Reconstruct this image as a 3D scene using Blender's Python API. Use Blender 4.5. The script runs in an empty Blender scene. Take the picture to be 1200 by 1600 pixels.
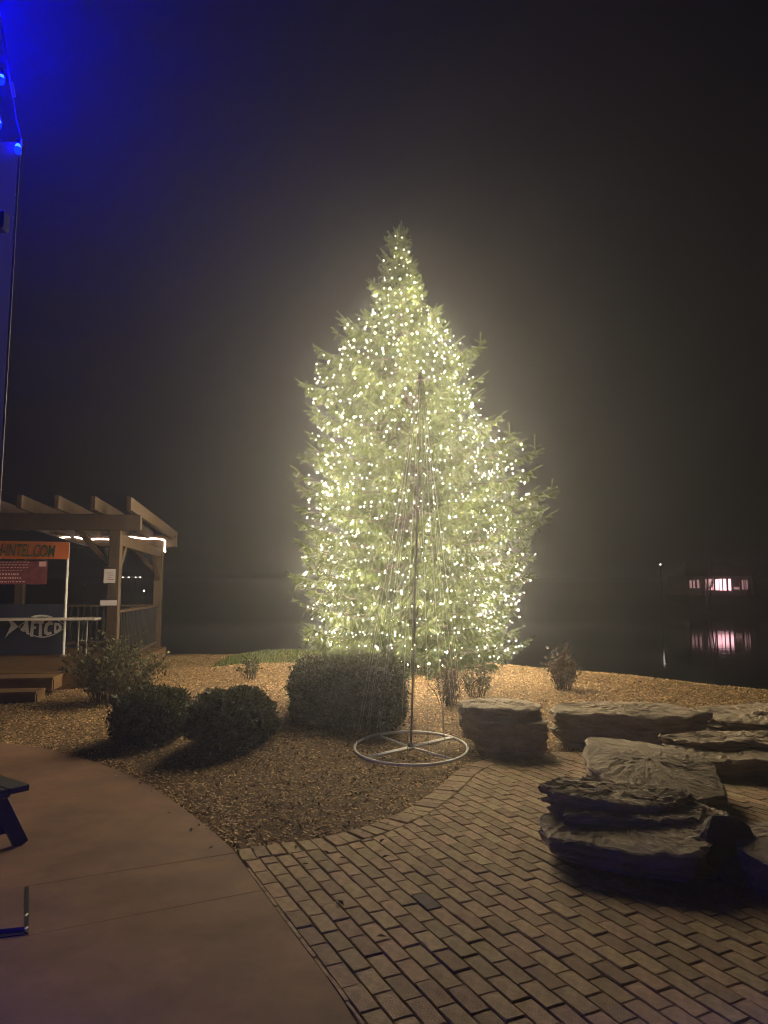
import bpy, bmesh, math, random
import numpy as np
from mathutils import Vector, Matrix, noise

# ------------------------------------------------------------------ camera, world, light
scene = bpy.context.scene
COL = scene.collection
H, F, HOR = 1.7, 1120.0, 920.0            # eye height (m), focal length and horizon of the 1200x1600 picture
TILT = math.atan((HOR - 800) / F)
cam_d = bpy.data.cameras.new('camera')
cam_d.sensor_fit = 'VERTICAL'
cam_d.sensor_height = 32.0
cam_d.sensor_width = 24.0
cam_d.lens = 32.0 * F / 1600
cam_d.clip_start = 0.05
cam_d.clip_end = 2000
cam = bpy.data.objects.new('camera', cam_d)
COL.objects.link(cam)
cam.location = (0, 0, H)
cam.rotation_euler = (math.pi / 2 + TILT, 0, 0)
scene.camera = cam

world = bpy.data.worlds.new('World')
scene.world = world
world.use_nodes = True
bg = world.node_tree.nodes['Background']
bg.inputs['Color'].default_value = (0.0014, 0.0010, 0.0014, 1)
bg.inputs['Strength'].default_value = 1.0

fill_sun_d = bpy.data.lights.new('fill_sun', 'SUN')  # faint sun lamp added as fill from behind the camera
fill_sun_d.energy = 0.012
fill_sun_d.angle = math.radians(10)
fill_sun_d.color = (1.0, 0.9, 0.85)
fill_sun = bpy.data.objects.new('fill_sun', fill_sun_d)
COL.objects.link(fill_sun)
fill_sun.rotation_euler = (math.radians(48), 0, math.radians(-25))

scene.view_settings.view_transform = 'Standard'
scene.view_settings.look = 'None'
scene.view_settings.exposure = 0.0
scene.view_settings.gamma = 1.0
scene.cycles.use_denoising = True
scene.cycles.max_bounces = 3
scene.cycles.diffuse_bounces = 2
scene.cycles.glossy_bounces = 2
scene.cycles.transmission_bounces = 3
scene.cycles.transparent_max_bounces = 8
scene.cycles.volume_bounces = 0
scene.cycles.sample_clamp_indirect = 3.0
scene.cycles.use_light_tree = True
scene.cycles.filter_width = 1.05

BULB_L = 85.0            # radiance of the warm bulbs
GLOW_W = 5600.0          # light of all the warm bulbs together, shared by lamps set at the bulbs
HAZE = 0.0046          # scattering per metre

rng = np.random.default_rng(7)
random.seed(7)


def pw(px, py, Y):
    """the point of the place at depth Y that the photograph shows at (px, py)"""
    u = (px - 600) / F
    v = (800 - py) / F
    s = Y / (math.cos(TILT) - v * math.sin(TILT))
    return Vector((u * s, Y, H + (math.sin(TILT) + v * math.cos(TILT)) * s))


def G(px, py, z=0.0):
    u = (px - 600) / F
    v = (800 - py) / F
    d = (u, math.cos(TILT) - v * math.sin(TILT), math.sin(TILT) + v * math.cos(TILT))
    s = (z - H) / d[2]
    return Vector((d[0] * s, d[1] * s, z))


# ------------------------------------------------------------------ materials
MATS = {}


def mat(name, col, rough=0.7, var=0.0, scale=8.0, bump=0.0, bscale=60.0, col2=None, metal=0.0, island=0.0,
        transl=0.0, spec=0.4, detail=6.0, stretch=None):
    m = bpy.data.materials.new(name)
    m.use_nodes = True
    nt = m.node_tree
    N, L = nt.nodes, nt.links
    p = N['Principled BSDF']
    p.inputs['Roughness'].default_value = rough
    p.inputs['Metallic'].default_value = metal
    p.inputs['Specular IOR Level'].default_value = spec
    tc = N.new('ShaderNodeTexCoord')
    vec = tc.outputs['Object']
    if stretch:
        mp = N.new('ShaderNodeMapping')
        mp.inputs['Scale'].default_value = stretch
        L.new(vec, mp.inputs['Vector'])
        vec = mp.outputs['Vector']
    c2 = col2 if col2 else tuple(max(0, c * (1 - var)) for c in col)
    no = N.new('ShaderNodeTexNoise')
    no.inputs['Scale'].default_value = scale
    no.inputs['Detail'].default_value = detail
    no.inputs['Roughness'].default_value = 0.65
    L.new(vec, no.inputs['Vector'])
    rp = N.new('ShaderNodeValToRGB')
    rp.color_ramp.elements[0].position = 0.32
    rp.color_ramp.elements[1].position = 0.68
    rp.color_ramp.elements[0].color = (*c2, 1)
    rp.color_ramp.elements[1].color = (*col, 1)
    L.new(no.outputs['Fac'], rp.inputs['Fac'])
    out = rp.outputs['Color']
    if island > 0:
        ge = N.new('ShaderNodeNewGeometry')
        oi = N.new('ShaderNodeObjectInfo')
        ad = N.new('ShaderNodeMath'); ad.operation = 'ADD'
        L.new(ge.outputs['Random Per Island'], ad.inputs[0])
        L.new(oi.outputs['Random'], ad.inputs[1])
        fr = N.new('ShaderNodeMath'); fr.operation = 'FRACT'
        L.new(ad.outputs[0], fr.inputs[0])
        mr = N.new('ShaderNodeMapRange')
        mr.inputs['To Min'].default_value = 1 - island
        mr.inputs['To Max'].default_value = 1 + island
        L.new(fr.outputs[0], mr.inputs['Value'])
        hs = N.new('ShaderNodeHueSaturation')
        L.new(out, hs.inputs['Color'])
        L.new(mr.outputs['Result'], hs.inputs['Value'])
        m2 = N.new('ShaderNodeMath'); m2.operation = 'MULTIPLY'; m2.inputs[1].default_value = 7.31
        L.new(fr.outputs[0], m2.inputs[0])
        f2 = N.new('ShaderNodeMath'); f2.operation = 'FRACT'
        L.new(m2.outputs[0], f2.inputs[0])
        mh = N.new('ShaderNodeMapRange')
        mh.inputs['To Min'].default_value = 0.485
        mh.inputs['To Max'].default_value = 0.515
        L.new(f2.outputs[0], mh.inputs['Value'])
        L.new(mh.outputs['Result'], hs.inputs['Hue'])
        out = hs.outputs['Color']
    L.new(out, p.inputs['Base Color'])
    if bump > 0:
        nb = N.new('ShaderNodeTexNoise')
        nb.inputs['Scale'].default_value = bscale
        nb.inputs['Detail'].default_value = 8
        nb.inputs['Roughness'].default_value = 0.7
        L.new(vec, nb.inputs['Vector'])
        bp = N.new('ShaderNodeBump')
        bp.inputs['Strength'].default_value = bump
        bp.inputs['Distance'].default_value = 0.02
        L.new(nb.outputs['Fac'], bp.inputs['Height'])
        L.new(bp.outputs['Normal'], p.inputs['Normal'])
    if transl > 0:
        tr = N.new('ShaderNodeBsdfTranslucent')
        L.new(out, tr.inputs['Color'])
        mx = N.new('ShaderNodeMixShader')
        mx.inputs[0].default_value = transl
        L.new(p.outputs[0], mx.inputs[1])
        L.new(tr.outputs[0], mx.inputs[2])
        L.new(mx.outputs[0], N['Material Output'].inputs['Surface'])
    MATS[name] = m
    return m


def emit(name, col, strength, sample=True):
    m = bpy.data.materials.new(name)
    m.use_nodes = True
    nt = m.node_tree
    nt.nodes.remove(nt.nodes['Principled BSDF'])
    e = nt.nodes.new('ShaderNodeEmission')
    e.inputs['Color'].default_value = (*col, 1)
    e.inputs['Strength'].default_value = strength
    nt.links.new(e.outputs[0], nt.nodes['Material Output'].inputs['Surface'])
    if not sample:
        m.cycles.emission_sampling = 'NONE'
    MATS[name] = m
    return m


mat('ground_soil', (0.20, 0.12, 0.05), 0.95, 0.6, 9, 1.0, 55)
mat('chips', (0.45, 0.285, 0.13), 0.8, 0.5, 14, 0, island=0.75)
mat('grass', (0.11, 0.15, 0.035), 0.8, 0.4, 3, island=0.35, transl=0.3)
mat('concrete', (0.225, 0.118, 0.068), 0.85, 0.42, 1.9, 0.2, 140, detail=12)
mat('joint_sand', (0.085, 0.065, 0.043), 0.95, 0.5, 30, 0.5, 200)
mat('paver', (0.43, 0.30, 0.175), 0.85, 0.45, 22, 0.7, 95, island=0.24, detail=10)
mat('rock', (0.45, 0.36, 0.26), 0.85, 0.55, 3.5, 1.0, 38, detail=14, stretch=(1, 1, 3.2))
mat('rock_dark', (0.17, 0.13, 0.115), 0.85, 0.5, 4, 1.0, 38, detail=14, stretch=(1, 1, 3.0))
mat('needles', (0.058, 0.082, 0.011), 0.6, 0.35, 3, island=0.35, transl=0.22)
mat('bark', (0.07, 0.055, 0.035), 0.9, 0.4, 20, 0.5, 60)
mat('box_leaf', (0.075, 0.078, 0.024), 0.55, 0.4, 6, island=0.4, transl=0.15)
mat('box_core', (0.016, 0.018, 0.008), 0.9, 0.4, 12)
mat('shrub_leaf', (0.10, 0.095, 0.035), 0.6, 0.4, 5, island=0.4, transl=0.2)
mat('shrub_rust', (0.13, 0.075, 0.04), 0.6, 0.4, 5, island=0.4, transl=0.2)
mat('timber', (0.066, 0.039, 0.02), 0.75, 0.4, 5, 0.3, 40, stretch=(1, 1, 0.35))
mat('deck_wood', (0.16, 0.085, 0.03), 0.7, 0.4, 5, 0.3, 40)
mat('bench_wood', (0.045, 0.042, 0.048), 0.6, 0.4, 8, 0.3, 60)
mat('white_paint', (0.82, 0.80, 0.77), 0.45, 0.1, 10)
mat('steel', (0.52, 0.50, 0.47), 0.4, 0.2, 20, metal=0.3)
mat('dark_pole', (0.24, 0.20, 0.17), 0.5, 0.3, 20)
mat('wire', (0.03, 0.05, 0.025), 0.6, 0.2, 20)
mat('strand_wire', (0.29, 0.26, 0.22), 0.5, 0.2, 30)
mat('clear_wire', (0.40, 0.36, 0.30), 0.35, 0.2, 30)
mat('orange_cloth', (0.95, 0.29, 0.07), 0.7, 0.08, 4, 0.2, 14, transl=0.5)
mat('green_print', (0.03, 0.07, 0.012), 0.7, 0.1, 8)
mat('navy_cloth', (0.018, 0.022, 0.055), 0.7, 0.3, 4, 0.2, 14)
mat('logo_print', (0.80, 0.76, 0.74), 0.7, 0.1, 8)
mat('burgundy', (0.24, 0.055, 0.07), 0.6, 0.55, 12)
mat('pink_print', (0.85, 0.5, 0.5), 0.6, 0.2, 20)
mat('paper', (0.72, 0.66, 0.66), 0.7, 0.1, 8)
mat('table_grey', (0.60, 0.52, 0.48), 0.5, 0.1, 8)
mat('black_plastic', (0.02, 0.02, 0.022), 0.5, 0.2, 8)
mat('siding', (0.35, 0.27, 0.26), 0.8, 0.2, 3)
mat('shingle', (0.012, 0.011, 0.011), 0.9, 0.3, 3)
mat('far_land', (0.03, 0.032, 0.022), 0.95, 0.5, 0.05)
emit('warm_bulb', (1.0, 0.90, 0.70), BULB_L, False)
emit('faint_bulb', (1.0, 0.86, 0.60), BULB_L * 0.25, False)
emit('rope_glow', (1.0, 0.74, 0.56), 14.0)
emit('blue_bulb', (0.00003, 0.00016, 1.0), 3500.0)
emit('blue_glass', (0.006, 0.03, 1.0), 1.6)
emit('blue_tint_bulb', (0.00002, 0.00007, 1.0), 12000.0)
emit('bright_blue_bulb', (0.00001, 0.00004, 1.0), 58000.0)
emit('far_lamp', (1.0, 0.85, 0.75), 9.0)
emit('lit_window', (1.0, 0.50, 0.56), 3.6)
emit('dim_window', (1.0, 0.52, 0.52), 0.5)

w = mat('water', (0.006, 0.008, 0.008), 0.04, 0.1, 1, 0, spec=0.5)
nt = w.node_tree
nb = nt.nodes.new('ShaderNodeTexNoise'); nb.inputs['Scale'].default_value = 1.6; nb.inputs['Detail'].default_value = 3
mp = nt.nodes.new('ShaderNodeMapping'); mp.inputs['Scale'].default_value = (0.5, 1.6, 1)
tcn = nt.nodes.new('ShaderNodeTexCoord')
bp = nt.nodes.new('ShaderNodeBump'); bp.inputs['Strength'].default_value = 0.06; bp.inputs['Distance'].default_value = 0.05
nt.links.new(tcn.outputs['Object'], mp.inputs['Vector']); nt.links.new(mp.outputs[0], nb.inputs['Vector'])
nt.links.new(nb.outputs['Fac'], bp.inputs['Height']); nt.links.new(bp.outputs[0], nt.nodes['Principled BSDF'].inputs['Normal'])

vm = bpy.data.materials.new('vinyl'); vm.use_nodes = True; MATS['vinyl'] = vm
nt = vm.node_tree
pb = nt.nodes['Principled BSDF']; pb.inputs['Base Color'].default_value = (0.12, 0.13, 0.3, 1); pb.inputs['Roughness'].default_value = 0.25
tr = nt.nodes.new('ShaderNodeBsdfTransparent'); tl = nt.nodes.new('ShaderNodeBsdfTranslucent')
tl.inputs['Color'].default_value = (0.25, 0.26, 0.6, 1)
m1 = nt.nodes.new('ShaderNodeMixShader'); m1.inputs[0].default_value = 0.5
m2 = nt.nodes.new('ShaderNodeMixShader'); m2.inputs[0].default_value = 0.05
nt.links.new(pb.outputs[0], m1.inputs[1]); nt.links.new(tl.outputs[0], m1.inputs[2])
nt.links.new(tr.outputs[0], m2.inputs[1]); nt.links.new(m1.outputs[0], m2.inputs[2])
nt.links.new(m2.outputs[0], nt.nodes['Material Output'].inputs['Surface'])


# ------------------------------------------------------------------ helpers
class MB:
    def __init__(s):
        s.v = []
        s.f = []

    def add(s, verts, faces):
        b = len(s.v)
        s.v += [tuple(p) for p in verts]
        s.f += [tuple(b + i for i in f) for f in faces]
        return s

    def box(s, c, size, M=None, bev=0.0):
        x, y, z = (k / 2 for k in size)
        if bev <= 0:
            vs = [Vector((i * x, j * y, k * z)) for i in (-1, 1) for j in (-1, 1) for k in (-1, 1)]
            fs = [(0, 1, 3, 2), (4, 6, 7, 5), (0, 4, 5, 1), (2, 3, 7, 6), (0, 2, 6, 4), (1, 5, 7, 3)]
        else:
            bm = bmesh.new()
            bmesh.ops.create_cube(bm, size=1)
            for q in bm.verts:
                q.co = Vector((q.co.x * size[0], q.co.y * size[1], q.co.z * size[2]))
            bmesh.ops.bevel(bm, geom=bm.edges[:], offset=bev, segments=1, affect='EDGES')
            bm.verts.index_update()
            vs = [q.co.copy() for q in bm.verts]
            fs = [[q.index for q in f.verts] for f in bm.faces]
            bm.free()
        if M is not None:
            vs = [M @ q for q in vs]
        c = Vector(c)
        return s.add([q + c for q in vs], fs)

    def beam(s, a, b, wd, ht, bev=0.0, up=(0, 0, 1)):
        """a bar of width wd and height ht from a to b"""
        a, b = Vector(a), Vector(b)
        d = b - a
        L = d.length
        y = d / L
        u = Vector(up)
        x = y.cross(u)
        if x.length < 1e-4:
            x = Vector((1, 0, 0))
        x.normalize()
        z = x.cross(y)
        M = Matrix((x, y, z)).transposed()
        return s.box((a + b) / 2, (wd, L, ht), M, bev)

    def tube(s, pts, rad, n=6, cap=True):
        pts = [Vector(p) for p in pts]
        if not hasattr(rad, '__len__'):
            rad = [rad] * len(pts)
        vs, fs = [], []
        for i, p in enumerate(pts):
            d = (pts[min(i + 1, len(pts) - 1)] - pts[max(i - 1, 0)]).normalized()
            a = d.cross(Vector((0, 0, 1)))
            if a.length < 1e-3:
                a = d.cross(Vector((1, 0, 0)))
            a.normalize()
            b = d.cross(a)
            for k in range(n):
                t = 2 * math.pi * k / n
                vs.append(p + (a * math.cos(t) + b * math.sin(t)) * rad[i])
        for i in range(len(pts) - 1):
            for k in range(n):
                k2 = (k + 1) % n
                fs.append((i * n + k, i * n + k2, (i + 1) * n + k2, (i + 1) * n + k))
        if cap:
            fs.append(tuple(range(n - 1, -1, -1)))
            fs.append(tuple((len(pts) - 1) * n + k for k in range(n)))
        return s.add(vs, fs)

    def lathe(s, c, prof, n=14):
        c = Vector(c)
        vs, fs = [], []
        for r, z in prof:
            for k in range(n):
                t = 2 * math.pi * k / n
                vs.append(c + Vector((r * math.cos(t), r * math.sin(t), z)))
        for i in range(len(prof) - 1):
            for k in range(n):
                k2 = (k + 1) % n
                fs.append((i * n + k, i * n + k2, (i + 1) * n + k2, (i + 1) * n + k))
        fs.append(tuple(range(n - 1, -1, -1)))
        fs.append(tuple((len(prof) - 1) * n + k for k in range(n)))
        return s.add(vs, fs)

    def prism(s, poly, z0, z1):
        n = len(poly)
        vs = [(p[0], p[1], z0) for p in poly] + [(p[0], p[1], z1) for p in poly]
        fs = [tuple(range(n - 1, -1, -1)), tuple(range(n, 2 * n))]
        fs += [(i, (i + 1) % n, n + (i + 1) % n, n + i) for i in range(n)]
        return s.add(vs, fs)

    def mesh(s, name):
        m = bpy.data.meshes.new(name)
        m.from_pydata(s.v, [], s.f)
        m.update()
        return m

    def build(s, name, material, parent=None, smooth=False, origin=None):
        if origin is not None:
            o = Vector(origin)
            s.v = [tuple(Vector(p) - o) for p in s.v]
        m = s.mesh(name)
        ob = put(name, m, material, parent)
        if origin is not None:
            ob.location = o
        if smooth:
            m.polygons.foreach_set('use_smooth', [True] * len(m.polygons))
        return ob


def put(name, m, material, parent=None):
    ob = bpy.data.objects.new(name, m)
    COL.objects.link(ob)
    if material and not m.materials:
        m.materials.append(MATS[material])
    if parent is not None:
        ob.parent = parent
        ob.matrix_parent_inverse = Matrix.LocRotScale(parent.location, parent.rotation_euler, None).inverted() if parent.parent is None else Matrix.Identity(4)
    return ob


def arr_mesh(name, V, Fc):
    """mesh from numpy arrays; Fc is an (n, k) face array"""
    m = bpy.data.meshes.new(name)
    n, k = Fc.shape
    m.vertices.add(len(V))
    m.vertices.foreach_set('co', np.ascontiguousarray(V, dtype=np.float32).ravel())
    m.loops.add(n * k)
    m.loops.foreach_set('vertex_index', Fc.astype(np.int32).ravel())
    m.polygons.add(n)
    m.polygons.foreach_set('loop_start', np.arange(0, n * k, k, dtype=np.int32))
    m.update(calc_edges=True)
    m.validate()
    return m


def tag(o, label, cat, group=None, kind=None):
    o['label'] = label
    o['category'] = cat
    if group:
        o['group'] = group
    if kind:
        o['kind'] = kind
    return o


def thing(name, label, cat, loc=(0, 0, 0), group=None, kind=None):
    o = bpy.data.objects.new(name, None)
    o.empty_display_size = 0.1
    COL.objects.link(o)
    o.location = loc
    return tag(o, label, cat, group, kind)


def text_mesh(txt, size, depth=0.004, shear=0.0, spacing=1.0):
    c = bpy.data.curves.new('t', 'FONT')
    c.body = txt
    c.size = size
    c.extrude = depth
    c.shear = shear
    c.space_character = spacing
    c.offset = 0.012 * size
    c.resolution_u = 3
    c.align_x = 'LEFT'
    o = bpy.data.objects.new('t', c)
    COL.objects.link(o)
    dg = bpy.context.evaluated_depsgraph_get()
    m = bpy.data.meshes.new_from_object(o.evaluated_get(dg))
    bpy.data.objects.remove(o)
    bpy.data.curves.remove(c)
    return m


def frame_matrix(origin, xd, zd=(0, 0, 1)):
    """local x along xd, local y (text up) along zd"""
    x = Vector(xd).normalized()
    u = Vector(zd)
    n = x.cross(u).normalized()
    u = n.cross(x)
    M = Matrix.Identity(4)
    for i in range(3):
        M[i][0], M[i][1], M[i][2], M[i][3] = x[i], u[i], n[i], origin[i]
    return M


# ------------------------------------------------------------------ terrain
edge_px = [(-160, 1150), (0, 1160), (60, 1166), (150, 1190), (220, 1218), (270, 1250), (310, 1280), (340, 1305), (365, 1327),
           (391, 1324), (440, 1317), (490, 1311), (540, 1303), (600, 1279), (632, 1267), (682, 1232), (712, 1204), (735, 1191),
           (765, 1184)]
edge_xy = [np.array(G(*p)[:2]) for p in edge_px] + [np.array(p) for p in ((1.7, 7.75), (3.0, 7.75), (4.5, 7.6), (7, 7.2), (12, 6.5))]
EX = np.array(edge_xy)


def densify(P, step=0.04):
    out = []
    for a, b in zip(P[:-1], P[1:]):
        n = max(1, int(np.linalg.norm(b - a) / step))
        out += [a + (b - a) * k / n for k in range(n)]
    out.append(P[-1])
    return np.array(out)


def smooth_poly(P, it=2):
    P = np.array(P)
    for _ in range(it):
        Q = P.copy()
        Q[1:-1] = 0.25 * P[:-2] + 0.5 * P[1:-1] + 0.25 * P[2:]
        P = Q
    return P


i_corner = 8
ED = densify(EX)


def ground_z(x, y):
    x = np.atleast_1d(np.asarray(x, float)).ravel()
    y = np.atleast_1d(np.asarray(y, float)).ravel()
    ey = np.interp(x, EX[:, 0], EX[:, 1])
    S = ED[::3]
    d = np.full(x.shape, 1e9)
    for i in range(0, len(S), 40):
        B = S[i:i + 40]
        d = np.minimum(d, np.sqrt(((x[:, None] - B[None, :, 0]) ** 2 + (y[:, None] - B[None, :, 1]) ** 2).min(1)))
    out = y > ey
    A = np.interp(x, [-9, -6, -4, -2.5, -1, 3, 6, 12], [0.08, 0.12, 0.22, 0.44, 0.56, 0.50, 0.34, 0.25])
    zb = A * (1 - np.exp(-(d / 3.2) ** 1.3)) - 0.03
    cr = np.interp(x, [-12, -6, -4.5, -2, 0, 2.2, 4, 5, 6, 8, 14], [19, 17.8, 17.2, 14.6, 13.3, 12.3, 11.5, 11.0, 10.4, 9.6, 8.6])
    k = np.maximum(0, y - cr)
    zb = zb - 0.16 * k ** 1.7
    und = 0.02 * np.sin(x * 2.1 + y * 1.3) * np.sin(y * 1.7 - x * 0.7) * np.clip(d, 0, 1)
    z = np.where(out, zb + und, -0.075)
    return np.maximum(z, -3.2)


def gz(x, y):
    return float(ground_z(x, y)[0])


def gp(px, py):
    """where the sight line through (px, py) meets the ground"""
    z = 0.0
    for _ in range(12):
        p = G(px, py, z)
        z = 0.5 * z + 0.5 * gz(p.x, p.y)
    p = G(px, py, z)
    return p


xs = np.concatenate([np.linspace(-40, -9, 12), np.arange(-8.5, 8.6, 0.11), np.linspace(9, 40, 12)])
ys = np.concatenate([np.linspace(-30, 3.5, 12), np.arange(4, 18.5, 0.11), np.linspace(19, 32, 8)])
XX, YY = np.meshgrid(xs, ys)
ZZ = ground_z(XX, YY).reshape(XX.shape)
V = np.stack([XX.ravel(), YY.ravel(), ZZ.ravel()], 1)
nx, ny = len(xs), len(ys)
I = np.arange(nx * ny).reshape(ny, nx)
Fc = np.stack([I[:-1, :-1].ravel(), I[:-1, 1:].ravel(), I[1:, 1:].ravel(), I[1:, :-1].ravel()], 1)
gm = arr_mesh('ground', V, Fc)
gm.polygons.foreach_set('use_smooth', [True] * len(gm.polygons))
tag(put('ground', gm, 'ground_soil'), 'brown mulched garden bed rising to a crest by the lake', 'ground', kind='structure')

mb = MB()
mb.add([(-260, 9, -2.0), (260, 9, -2.0), (260, 330, -2.0), (-260, 330, -2.0)], [(0, 1, 2, 3)])
tag(mb.build('water', 'water'), 'still black lake water beyond the garden bed', 'lake', kind='structure')

# far shore: a long low bank
V, Fq = [], []
fx = np.linspace(-250, 250, 101)
fy = [104, 106, 109, 116, 130, 160, 220, 320]
fz = [-2.4, -1.9, -0.9, -0.2, 0.6, 2.5, 5.0, 6.0]
for j, (yy, zz) in enumerate(zip(fy, fz)):
    for i, x in enumerate(fx):
        n1 = noise.noise(Vector((x * 0.04, yy * 0.05, 1.7)))
        V.append((x, yy + 2.5 * n1 + 0.0006 * x * x * 0, zz + (0.5 * n1 if j > 2 else 0)))
n = len(fx)
Fq = [(j * n + i, j * n + i + 1, (j + 1) * n + i + 1, (j + 1) * n + i) for j in range(len(fy) - 1) for i in range(n - 1)]
tag(MB().add(V, Fq).build('terrain', 'far_land', smooth=True), 'dark low bank on the far side of the lake', 'shore', kind='structure')

# ------------------------------------------------------------------ concrete walk and brick patio
slab_px = [(364, 1327), (382, 1352), (407, 1387), (442, 1435), (480, 1489), (510, 1522), (535, 1557), (557, 1597)]
slab_edge = [np.array(G(*p)[:2]) for p in slab_px]
slab_edge = list(smooth_poly(slab_edge, 2))
dlast = (slab_edge[-1] - slab_edge[-4]); dlast /= np.linalg.norm(dlast)
slab_edge += [slab_edge[-1] + dlast * 2.0, slab_edge[-1] + dlast * 7.0]
mul_edge = list(densify(smooth_poly(densify(EX[:i_corner + 1], 0.2), 3), 0.25))
mul_edge[-1] = slab_edge[0]
slab_poly = [np.array((-12, -5.0)), np.array((-12, 8.6))] + mul_edge + slab_edge[1:]
slab_poly[-1] = np.array((slab_poly[-1][0], slab_poly[-1][1]))


def clip(poly, p, nrm):
    """keep the side of the line through p where (q - p).nrm <= 0"""
    out = []
    m = len(poly)
    for i in range(m):
        a, b = poly[i], poly[(i + 1) % m]
        da, db = np.dot(a - p, nrm), np.dot(b - p, nrm)
        if da <= 0:
            out.append(a)
        if (da < 0 < db) or (db < 0 < da):
            out.append(a + (b - a) * da / (da - db))
    return out


def line_px(a, b):
    a, b = np.array(G(*a)[:2]), np.array(G(*b)[:2])
    d = (b - a) / np.linalg.norm(b - a)
    return a, np.array((-d[1], d[0]))


walk = thing('path', 'smooth tan concrete walk with a curved edge along the mulch', 'path', kind='structure')
j1 = line_px((0, 1391), (365, 1333))
j2 = line_px((240, 1424), (400, 1393))
gap = 0.0012
A1 = clip(slab_poly, j1[0] + j1[1] * gap, -j1[1])
rest = clip(slab_poly, j1[0] - j1[1] * gap, j1[1])
A2 = clip(rest, j2[0] + j2[1] * 0.0004, -j2[1])
A3 = clip(rest, j2[0] - j2[1] * 0.0004, j2[1])
for k, pol in enumerate((A1, A2, A3)):
    bm = bmesh.new()
    vs = [bm.verts.new((q[0], q[1], 0.0)) for q in pol]
    f = bm.faces.new(vs)
    if f.normal.z < 0:
        f.normal_flip()
    bm.normal_update()
    if bm.faces[:][0].normal.z < 0:
        bmesh.ops.reverse_faces(bm, faces=bm.faces[:])
    r = bmesh.ops.extrude_face_region(bm, geom=bm.faces[:])
    for q in r['geom']:
        if isinstance(q, bmesh.types.BMVert):
            q.co.z -= 0.12
    bmesh.ops.recalc_face_normals(bm, faces=bm.faces[:])
    top = [e for e in bm.edges if all(abs(q.co.z) < 1e-5 for q in e.verts)]
    bmesh.ops.bevel(bm, geom=top, offset=0.002, segments=1, affect='EDGES')
    bmesh.ops.triangulate(bm, faces=[f for f in bm.faces if len(f.verts) > 4])
    m = bpy.data.meshes.new('slab')
    bm.to_mesh(m)
    bm.free()
    put('slab', m, 'concrete', walk)

# patio: jointing sand, soldier course along the mulch, running bond inside
pat_edge = densify(smooth_poly(densify(EX[i_corner:], 0.12), 3), 0.02)
sl_d = densify(np.array(slab_edge), 0.03)
inner_poly = [q for q in sl_d[::8]] + [np.array((6.5, -3.0)), np.array((7.5, 7.0))] + [q for q in pat_edge[::-8] if q[0] < 7.4]
mb = MB()
mb.add([(q[0], q[1], -0.014) for q in inner_poly], [tuple(range(len(inner_poly)))])
patio = tag(mb.build('pavement', 'joint_sand'), 'tan brick patio in running bond with a soldier course along the mulch', 'patio', kind='structure')

pav_local = []          # (outline, z, kind)
cum = np.concatenate([[0], np.cumsum(np.linalg.norm(np.diff(pat_edge, axis=0), axis=1))])
s = 0.05
soldiers = []
while s < cum[-1]:
    i = min(int(np.searchsorted(cum, s)), len(pat_edge) - 2)
    p = pat_edge[i]
    i0, i1 = max(0, i - 6), min(len(pat_edge) - 1, i + 6)
    t = pat_edge[i1] - pat_edge[i0]
    t /= np.linalg.norm(t)
    nn = np.array((t[1], -t[0]))
    if p[0] < 5.2:
        c = p + nn * 0.1
        soldiers.append((c, t, nn))
    s += 0.1
ang = math.radians(-64.5)
cu = np.array((math.cos(ang), math.sin(ang)))
cv = np.array((-cu[1], cu[0]))
org = np.array(G(389, 1354)[:2])
full, cut = [], []
for j in range(-14, 75):
    for i in range(-30, 40):
        c = org + cu * (0.2 * i + (0.1 if j % 2 else 0.0)) + cv * (0.1 * j + 0.05)
        if not (-1.6 < c[0] < 4.6 and 0.9 < c[1] < 7.9):
            continue
        if c[0] > 0.52 * c[1] + 1.6:
            continue
        rect = [c + cu * a * 0.1 + cv * b * 0.05 for a, b in ((-1, -1), (1, -1), (1, 1), (-1, 1))]
        was = False
        # against the concrete walk
        k = int(np.argmin(((sl_d - c) ** 2).sum(1)))
        k0, k1 = max(0, k - 3), min(len(sl_d) - 1, k + 3)
        t = sl_d[k1] - sl_d[k0]; t /= np.linalg.norm(t)
        nr = np.array((t[1], -t[0]))      # points to the walk side when walking down
        if np.dot(np.array((-1, 0)), nr) < 0:
            nr = -nr
        r2 = clip(rect, sl_d[k] - nr * 0.004, nr)
        if len(r2) != 4 or any(np.linalg.norm(a - b) > 1e-9 for a, b in zip(r2, rect)):
            was = True
        k = int(np.argmin(((pat_edge - c) ** 2).sum(1)))
        k0, k1 = max(0, k - 6), min(len(pat_edge) - 1, k + 6)
        t = pat_edge[k1] - pat_edge[k0]; t /= np.linalg.norm(t)
        nr = np.array((-t[1], t[0]))
        if len(r2) > 2:
            r3 = clip(r2, pat_edge[k] - nr * 0.202, nr)
            if len(r3) != len(r2) or any(np.linalg.norm(a - b) > 1e-9 for a, b in zip(r2, r3)):
                was = True
        else:
            r3 = []
        if len(r3) < 3:
            continue
        P = np.array(r3)
        x, y = P[:, 0], P[:, 1]
        ar = 0.5 * abs(np.dot(x, np.roll(y, 1)) - np.dot(y, np.roll(x, 1)))
        if ar < 0.0025:
            continue
        (cut if was else full).append((c, P))


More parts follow.
